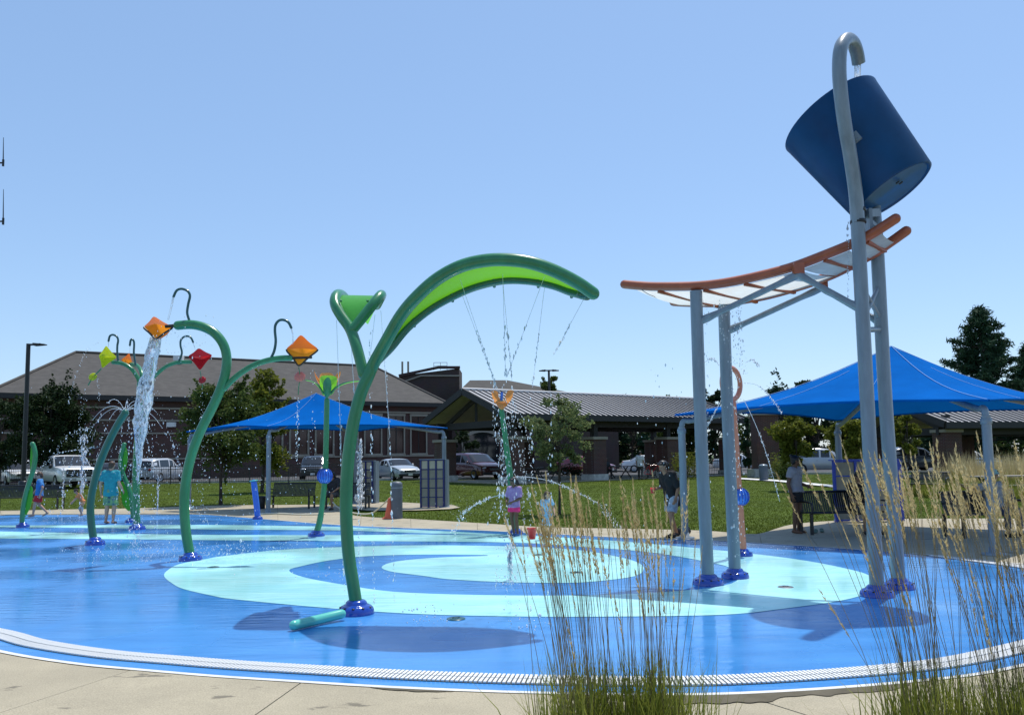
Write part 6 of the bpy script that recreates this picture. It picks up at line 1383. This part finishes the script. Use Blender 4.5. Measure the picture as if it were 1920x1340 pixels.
# ================================================================== TALL FOREGROUND GRASSES
mulch = mat('mulch', (.05, .03, .02), .95, var=.4, vscale=20, bump=.8, bscale=40)
mb = MB(); mb.poly([(-.3, 2.3, .012), (3.6, 2.0, .012), (3.9, 4.1, .012), (1.6, 4.75, .012), (-.2, 4.85, .012)]); structure(mb.build('planting_bed', mulch), 'mulched bed under the tall dry grasses')
heads = []
for k in range(7):
    r = np.random.default_rng(200 + k); L_ = r.uniform(.17, .27); n = 46; u = np.sort(r.uniform(0, 1, n)); a = r.uniform(0, 6.28, n)
    wd = .0135 * np.sin(np.pi * np.clip(u * .88 + .10, 0, 1)) ** .8 + .0015
    V = np.empty((n, 3, 3)); c = np.stack([np.zeros(n), np.zeros(n), u * L_], 1); d = np.stack([np.cos(a) * wd, np.sin(a) * wd, np.full(n, .024)], 1); s_ = np.stack([-np.sin(a) * .0034, np.cos(a) * .0034, np.zeros(n)], 1)
    V[:, 0] = c - s_; V[:, 1] = c + s_; V[:, 2] = c + d; me = npmesh('seed_head', V.reshape(-1, 3), np.arange(n * 3).reshape(n, 3)); me.materials.append(M['straw']); heads.append((me, L_))
def reed_clump(label, x, y, n, H, lean, spread, seed, nleaf=1050, leafh=.73, br=.11):
    r = np.random.default_rng(seed); t = thing('reed_grass_clump', label, 'ornamental grass', (x, y, .012), 0, 'tall foreground grasses'); mb = MB()
    for i in range(n):
        b = Vector((r.normal(0, br * .6), r.normal(0, br * .6), 0)); h = H * r.uniform(.82, 1.05) if r.uniform() < .88 else H * r.uniform(.55, .8)
        e = b * 1.3 + Vector((lean + r.normal(0, spread), r.normal(0, spread * .8), h)); m_ = b.lerp(e, .55) - Vector((e.x - b.x, e.y - b.y, 0)) * r.uniform(.06, .20)
        P_ = smooth([b, m_, e], 4); mb.tube(P_, [.0019 - .0010 * q / 8 for q in range(9)], 4, cap=False)
        me, L_ = heads[r.integers(0, 7)]; o = bpy.data.objects.new('seed_head', me); col.objects.link(o); o.parent = t
        d = (P_[-1] - P_[-2]).normalized(); d = (d + Vector((-.12, 0, 0)) * r.uniform(0, 1)).normalized(); o.location = P_[-1] - d * L_ * .1; o.rotation_euler = d.to_track_quat('Z', 'Y').to_euler(); sc = r.uniform(.75, 1.15); o.scale = (sc * r.uniform(.6, 1.25), sc * r.uniform(.6, 1.25), sc)
    stuffpart(mb.build('stems', M['stem'], t, False))
    V, F_ = [], []
    for i in range(nleaf):
        a = r.uniform(0, 6.28); b = np.array([r.normal(0, br), r.normal(0, br), 0]); L_ = leafh * r.uniform(.5, 1.15); out = r.uniform(.04, .36) * L_ * (1 if r.uniform() < .8 else 1.7); w_ = r.uniform(.0026, .0058)
        dx = np.array([math.cos(a), math.sin(a), 0]); sd = np.array([-math.sin(a), math.cos(a), 0]) * w_; o0 = len(V)
        for q in (0, .35, .7, 1):
            c = b + dx * out * q ** 1.8 + np.array([0, 0, L_ * (q - .22 * q ** 3 * (out / L_) * 2)]); ww_ = (1 - q ** 2) + .05; V.append(c - sd * ww_); V.append(c + sd * ww_)
        F_ += [(o0 + 2 * k, o0 + 2 * k + 1, o0 + 2 * k + 3, o0 + 2 * k + 2) for k in range(3)]
    stuffpart(link('leaf_blades', npmesh('leaf_blades', np.array(V), np.array(F_)), M['reed'], t, False))
reed_clump('leftmost clump of tall dry feathery grass in the foreground', .34, 4.05, 62, 1.32, -.09, .062, 301)
reed_clump('second clump of tall dry grass from the left, right of the leftmost', .66, 4.1, 46, 1.31, .0, .065, 302)
reed_clump('clump of tall dry grass just right of the tower posts', 1.90, 3.9, 56, 1.46, -.12, .11, 303)
reed_clump('clump of tall dry grass in the middle of the right foreground', 2.19, 3.75, 54, 1.44, -.12, .11, 304)
reed_clump('clump of tall dry grass in the right bottom corner', 2.48, 3.85, 54, 1.44, -.10, .12, 305)

# ================================================================== WATER
def drops_obj(name, label, P_, size, seed=1, elong=None, mat_='drop'):
    """many small falling drops joined as one uncountable mass"""
    r = np.random.default_rng(seed); P_ = np.asarray(P_, float); n = len(P_); s_ = size * r.lognormal(0, .38, n)
    base_ = np.array([(1, 0, 0), (-1, 0, 0), (0, 1, 0), (0, -1, 0), (0, 0, 1.5), (0, 0, -1.5)], float); F0 = np.array([(0, 2, 4), (2, 1, 4), (1, 3, 4), (3, 0, 4), (2, 0, 5), (1, 2, 5), (3, 1, 5), (0, 3, 5)])
    V = P_[:, None, :] + base_[None] * s_[:, None, None] * (1 if elong is None else np.array([1, 1, elong]))
    F_ = (F0[None] + (np.arange(n) * 6)[:, None, None]).reshape(-1, 3)
    return tag(link(name, npmesh(name, V.reshape(-1, 3), F_, True), M[mat_]), label, 'water', kind='stuff')
def along(P_, n, jit, r, u0=0.0, u1=1.0):
    Q = smooth(P_, 10); L_ = [0.0]
    for a, b in zip(Q[:-1], Q[1:]): L_.append(L_[-1] + (b - a).length)
    u = np.sort(r.uniform(u0, u1, n)) * L_[-1]; X = np.array([np.interp(u, L_, [q[k] for q in Q]) for k in range(3)]).T
    return X + r.normal(0, jit, (n, 3))
def arc(p, v, tmax, n=14):
    return [Vector((p[0] + v[0] * t, p[1] + v[1] * t, max(0.01, p[2] + v[2] * t - 4.9 * t * t))) for t in np.linspace(0, tmax, n)]
def jet(mb, P_, r0, r1=None, seg=6):
    Q = smooth(P_, 4); n = len(Q); r1 = r0 if r1 is None else r1
    mb.tube(Q, [max(.0008, (r0 + (r1 - r0) * i / n)) for i in range(n)], seg, cap=False)
# ---- the heavy fall of water from the tipped orange kite
Yk = G(357, 1050).y
pw = [(291, 634, 17), (288, 655, 21), (284, 678, 21), (279, 705, 22), (272, 730, 27), (267, 757, 29), (265, 785, 27), (262, 812, 21), (261, 838, 14), (261, 862, 10), (259, 885, 6), (258, 905, 3)]
Q = smooth([D(a, b, Yk - .12) for a, b, c in pw], 8); W_ = np.interp(np.linspace(0, len(pw) - 1, len(Q)), range(len(pw)), [c for _, _, c in pw]) * Yk / 1550 / 2
mb = MB(); seg = 22; vs = []
for i, p in enumerate(Q):
    for k in range(seg):
        a = 6.2832 * k / seg; nz = mnoise.noise(Vector((math.cos(a) * 1.6, math.sin(a) * 1.6, p.z * 4.0))) + .6 * mnoise.noise(Vector((math.cos(a) * 3.5, math.sin(a) * 3.5 + 7, p.z * 9.0))); rr = W_[i] * (1 + .42 * nz)
        vs.append((p.x + math.cos(a) * rr, p.y + math.sin(a) * rr * .7, p.z + nz * .03))
mb.add(vs, [(i * seg + k, i * seg + (k + 1) % seg, (i + 1) * seg + (k + 1) % seg, (i + 1) * seg + k) for i in range(len(Q) - 1) for k in range(seg)], True)
wc = mb.build('water_column', M['water'], None); tag(wc, 'thick twisting column of water falling from the tipped orange kite', 'water')
r = np.random.default_rng(31)
pts = [along([D(a, b, Yk - .12) for a, b, c in pw], 260, .07, r)]
pts.append(along([D(258, 900, Yk - .1), D(257, 950, Yk - .1), G(256, 1040)], 170, .06, r))
pts.append(np.stack([np.full(70, 0) + x for x in (D(330, 628, Yk).x + r.normal(0, .28, 70), Yk + r.normal(0, .15, 70), D(330, 640, Yk).z + r.normal(0, .16, 70))], 1))
drops_obj('water_drops', 'drops flying around the water column under the orange kite', np.concatenate(pts), .0062, 32, 1.4)
# ---- thin hook streams
mb = MB()
Y2 = G(257, 992).y; Y7 = G(593, 1005).y
for pts_, Yv, rr in (([(325, 557), (321, 577), (315, 600)], Yk, .020), ([(546, 615), (549, 628), (549, 646)], Yk, .013), ([(203.5, 640), (203, 650)], Y2, .012), ([(243.5, 648), (243, 662)], Y2 + .3, .010), ([(362, 642), (366, 655)], Y2, .010)): 
    o_ = MB(); jet(o_, [D(a, b, Yv) for a, b in pts_], rr, rr * .7); i_ = [0]
    lab = {325: 'ribbon of water pouring from the hook over the tipped orange kite', 546: 'ribbon of water pouring from the hook over the amber kite', 203.5: 'ribbon of water pouring from the hook over the yellow kite', 243.5: 'ribbon of water pouring from the hook over the small orange kite', 362: 'ribbon of water pouring from the hook over the red kite'}[pts_[0][0]]
    tag(o_.build('water_ribbon', M['water'], None), lab, 'water', 'hook streams')
Cb = G(1645, 1117); o_ = MB(); jet(o_, [D(1608, 120, Cb.y + .25), D(1608, 137, Cb.y + .25), D(1607, 152, Cb.y + .28), D(1607, 175, Cb.y + .28)], .042, .036, 10); tag(o_.build('water_ribbon', M['water'], None), 'ribbon of water pouring from the gooseneck into the blue bucket', 'water', 'hook streams')
# ---- leaf arch: fine streams that break into beads
YB = G(668, 1150).y
lines = [((862, 522), (932, 728)), ((866, 552), (924, 706)), ((942.5, 514), (948, 706)), ((943, 531), (960, 715)), ((1021, 518), (950, 706)), ((1021, 538), (998, 726)), ((1096, 558), (1040, 662))]
dr = []; r = np.random.default_rng(41); mb = MB()
for (a, b) in lines:
    Ys = YB - .25; p0, p1 = D(*a, Ys), D(*b, Ys + .2); v = p1 - p0; T_ = [p0.lerp(p1, u) for u in (0, .25, .5, .75, 1)]
    jet(mb, T_, .0032, .0022, 5); dr.append(along(T_, 34, .006, r, .45, 1)); gnd = Vector((p1.x + v.x * .35, p1.y + v.y * .3, .01)); dr.append(along([p1, p1.lerp(gnd, .5) + Vector((v.x * .06, 0, 0)), gnd], 46, .018, r))
for a, b in (((631, 600), (639, 830)), ((659, 655), (668, 800)), ((703, 590), (694, 670)), ((714, 582), (731, 820))):
    Ys = YB + .6; p0, p1 = D(*a, Ys), D(*b, Ys); jet(mb, [p0, p0.lerp(p1, .5), p1], .0034, .0022, 5); gnd = Vector((p1.x + .05, p1.y, .01)); dr.append(along([p0.lerp(p1, .4), p1, gnd], 80, .008, r))
tag(mb.build('water_streams', M['drop'], None), 'fine threads of water hanging from the leaf arch', 'water', kind='stuff')
drops_obj('water_drops', 'beads of water falling below the leaf arch', np.concatenate(dr), .0048, 42, 2.0)
# ---- white splashing fall behind the arch stem
r = np.random.default_rng(51); Yw = 24.0
n = 520; u = r.uniform(0, 1, n) ** .9; c = np.array([D(676, 828, Yw)[:], D(675, 948, Yw)[:]]); X = c[0] + (c[1] - c[0]) * u[:, None] + r.normal(0, 1, (n, 3)) * [.036, .05, .05] * (0.6 + .8 * u[:, None])
drops_obj('water_fall', 'white splashing fall of water right behind the leaf arch stem', X, .012, 52, 2.2)
# ---- spray from the curved stem tip
tip = D(234.5, 772, G(178, 1021).y); mb = MB(); dr = []; r = np.random.default_rng(61)
for k in range(10):
    a = 6.283 * k / 10 + .2; sp = r.uniform(1.3, 2.0); v = (math.cos(a) * sp, math.sin(a) * sp, r.uniform(1.0, 2.2)); P_ = arc(tip, v, r.uniform(.55, .8), 12); jet(mb, P_[:7], .0048, .003, 5); dr.append(along(P_, 36, .012, r, .35, 1)); q = P_[-1]; dr.append(along([q, Vector((q.x + v[0] * .22, q.y + v[1] * .22, .3))], 30, .03, r))
tag(mb.build('water_streams', M['drop'], None), 'thin arcs of water from the curved stem tip', 'water', kind='stuff'); drops_obj('water_drops', 'beads of water raining round the curved stem', np.concatenate(dr), .0062, 62, 1.5)
# ---- left field: kite-sprayer mist, arcs and ground jets
r = np.random.default_rng(71); dr = []
for (pts_, Yv, n, jt) in (([(187, 640), (165, 655), (148, 690), (133, 735), (128, 760)], Y2, 90, .02), ([(165, 722), (158, 745), (150, 790), (148, 830)], Y2, 50, .03), ([(170, 800), (130, 815), (95, 860)], Y2, 70, .03), ([(148, 842), (190, 838), (225, 846)], Y2, 60, .015), ([(75, 876), (110, 850), (150, 842)], Y2, 60, .015), ([(182, 700), (184, 730), (186, 752)], Y2, 30, .02), ([(379, 730), (380, 800), (381, 960)], Y2, 60, .03), ([(559, 742), (557, 800), (556, 870)], Yk, 80, .02), ([(585, 688), (586, 760), (588, 860)], Yk, 30, .03)): dr.append(along([D(a, b, Yv) for a, b in pts_], n, jt, r))
n = 380; X = np.stack([XY(330, 19) + r.normal(0, 1.25, n), 19 + r.normal(0, 1.0, n), r.uniform(.2, 3.3, n)], 1); dr.append(X)
n = 220; X = np.stack([XY(470, 19) + r.normal(0, 1.2, n), 19 + r.normal(0, 1.0, n), r.uniform(.1, 2.4, n)], 1); dr.append(X)
n = 130; X = np.stack([XY(150, 22) + r.normal(0, 1.5, n), 22 + r.normal(0, 1.0, n), r.uniform(.2, 2.6, n)], 1); dr.append(X)
drops_obj('water_drops', 'mist of drops drifting across the left half of the pad', np.concatenate(dr), .0068, 72)
for i, (px, y0, y1, w_, lab) in enumerate([(152, 968, 815, .05, 'tall splashing ground jet beside the toddler'), (117, 960, 858, .018, 'thin ground jet in front of the bench at the far left'), (295, 966, 888, .018, 'thin ground jet right of the water column'), (957, 1088, 1020, .02, 'short broken ground jet in the central turquoise disc')]):
    p = G(px, y0); r = np.random.default_rng(80 + i); n = 320 if i == 0 else 130; h = D(px, y1, p.y).z; u = r.uniform(0, 1, n); X = np.stack([p.x + r.normal(0, w_, n) * (.4 + u), p.y + r.normal(0, w_, n), u ** .8 * h], 1)
    o = drops_obj('ground_jet', lab, X, .0125 if i == 0 else .009, 90 + i, 1.8)
# ---- girl's post: side jets
Yg = G(967, 1000).y; mb = MB(); dr = []; r = np.random.default_rng(101)
for pts_ in ([(953, 926), (925, 931), (895, 944), (868, 962)], [(968, 893), (1000, 895), (1040, 904), (1085, 924), (1130, 948)]):
    P_ = [D(a, b, Yg - .3) for a, b in pts_]; jet(mb, P_, .009, .003, 6); dr.append(along(P_, 90, .02, r, .35, 1)); e = P_[-1]; dr.append(along([e, Vector((e.x + (e.x - P_[-2].x) * .8, e.y, .02))], 60, .05, r))
for q in range(7):
    x0 = 935 + q * 10; P_ = [D(940 + (q - 3) * 4, 740, Yg), D(x0 - 10, 800, Yg), D(x0 + r.normal(0, 4), 890, Yg), D(x0 + (q - 3) * 7, 985, Yg)]; dr.append(along(P_, 90, .018, r))
tag(mb.build('water_streams', M['drop'], None), 'side jets of water shooting left and right from the girl\'s flower stem', 'water', kind='stuff'); drops_obj('water_drops', 'strings of drops falling from the orange flower cup', np.concatenate(dr), .0074, 102, 1.6)
# ---- ring sprayer arcs and drips below the flume
Yr = G(1394, 1042).y; mb = MB(); dr = []; r = np.random.default_rng(111)
for pts_ in ([(1394, 748), (1412, 785), (1430, 830), (1447, 885), (1462, 940)], [(1352, 750), (1338, 778), (1325, 800)], [(1320, 680), (1335, 672), (1348, 684)], [(1398, 680), (1410, 675), (1424, 686)], [(1395, 718), (1420, 722), (1445, 745), (1466, 775)]):
    P_ = [D(a, b, Yr) for a, b in pts_]; jet(mb, P_, .0055, .003, 5); dr.append(along(P_, 50, .010, r, .3, 1))
tag(mb.build('water_streams', M['drop'], None), 'thin arcs of water from the coral ring', 'water', kind='stuff')
Ya = G(1352, 1088).y
for px, a, b, n, jt in ((1322, 560, 1070, 120, .03), (1377, 580, 1060, 190, .05), (1385, 570, 700, 90, .03), (1349, 560, 640, 40, .03), (1240, 700, 960, 40, .2)): dr.append(along([D(px, a, Ya), D(px + 3, (a + b) / 2, Ya), D(px + 8, b, Ya)], n, jt, r))
dr.append(along([D(1591, 412, Cb.y + .1), D(1590, 440, Cb.y + .1), D(1590, 560, Cb.y + .1)], 40, .008, r))
drops_obj('water_drops', 'drips falling below the orange railed flume and coral ring', np.concatenate(dr), .0052, 112, 1.5)
# ---- splashes where water lands
r = np.random.default_rng(121); dr = []
for px, py, sx, n, h in ((330, 1048, 1.0, 420, .10), (440, 1036, .9, 320, .12), (258, 1045, .6, 260, .2), (800, 1166, .14, 60, .10), (960, 1096, .15, 40, .06), (1000, 1175, .25, 40, .05), (640, 1082, .5, 60, .06), (1490, 1032, .5, 60, .05), (1190, 1050, .6, 60, .05), (150, 972, .7, 160, .12), (675, 952, .3, 120, .15), (880, 968, .6, 120, .3)):
    c = G(px, py); dr.append(np.stack([c.x + r.normal(0, sx, n), c.y + r.normal(0, sx * .5, n), .006 + np.abs(r.normal(0, h, n))], 1))
drops_obj('splash_drops', 'splashing drops bouncing off the wet pad', np.concatenate(dr), .0055, 122)
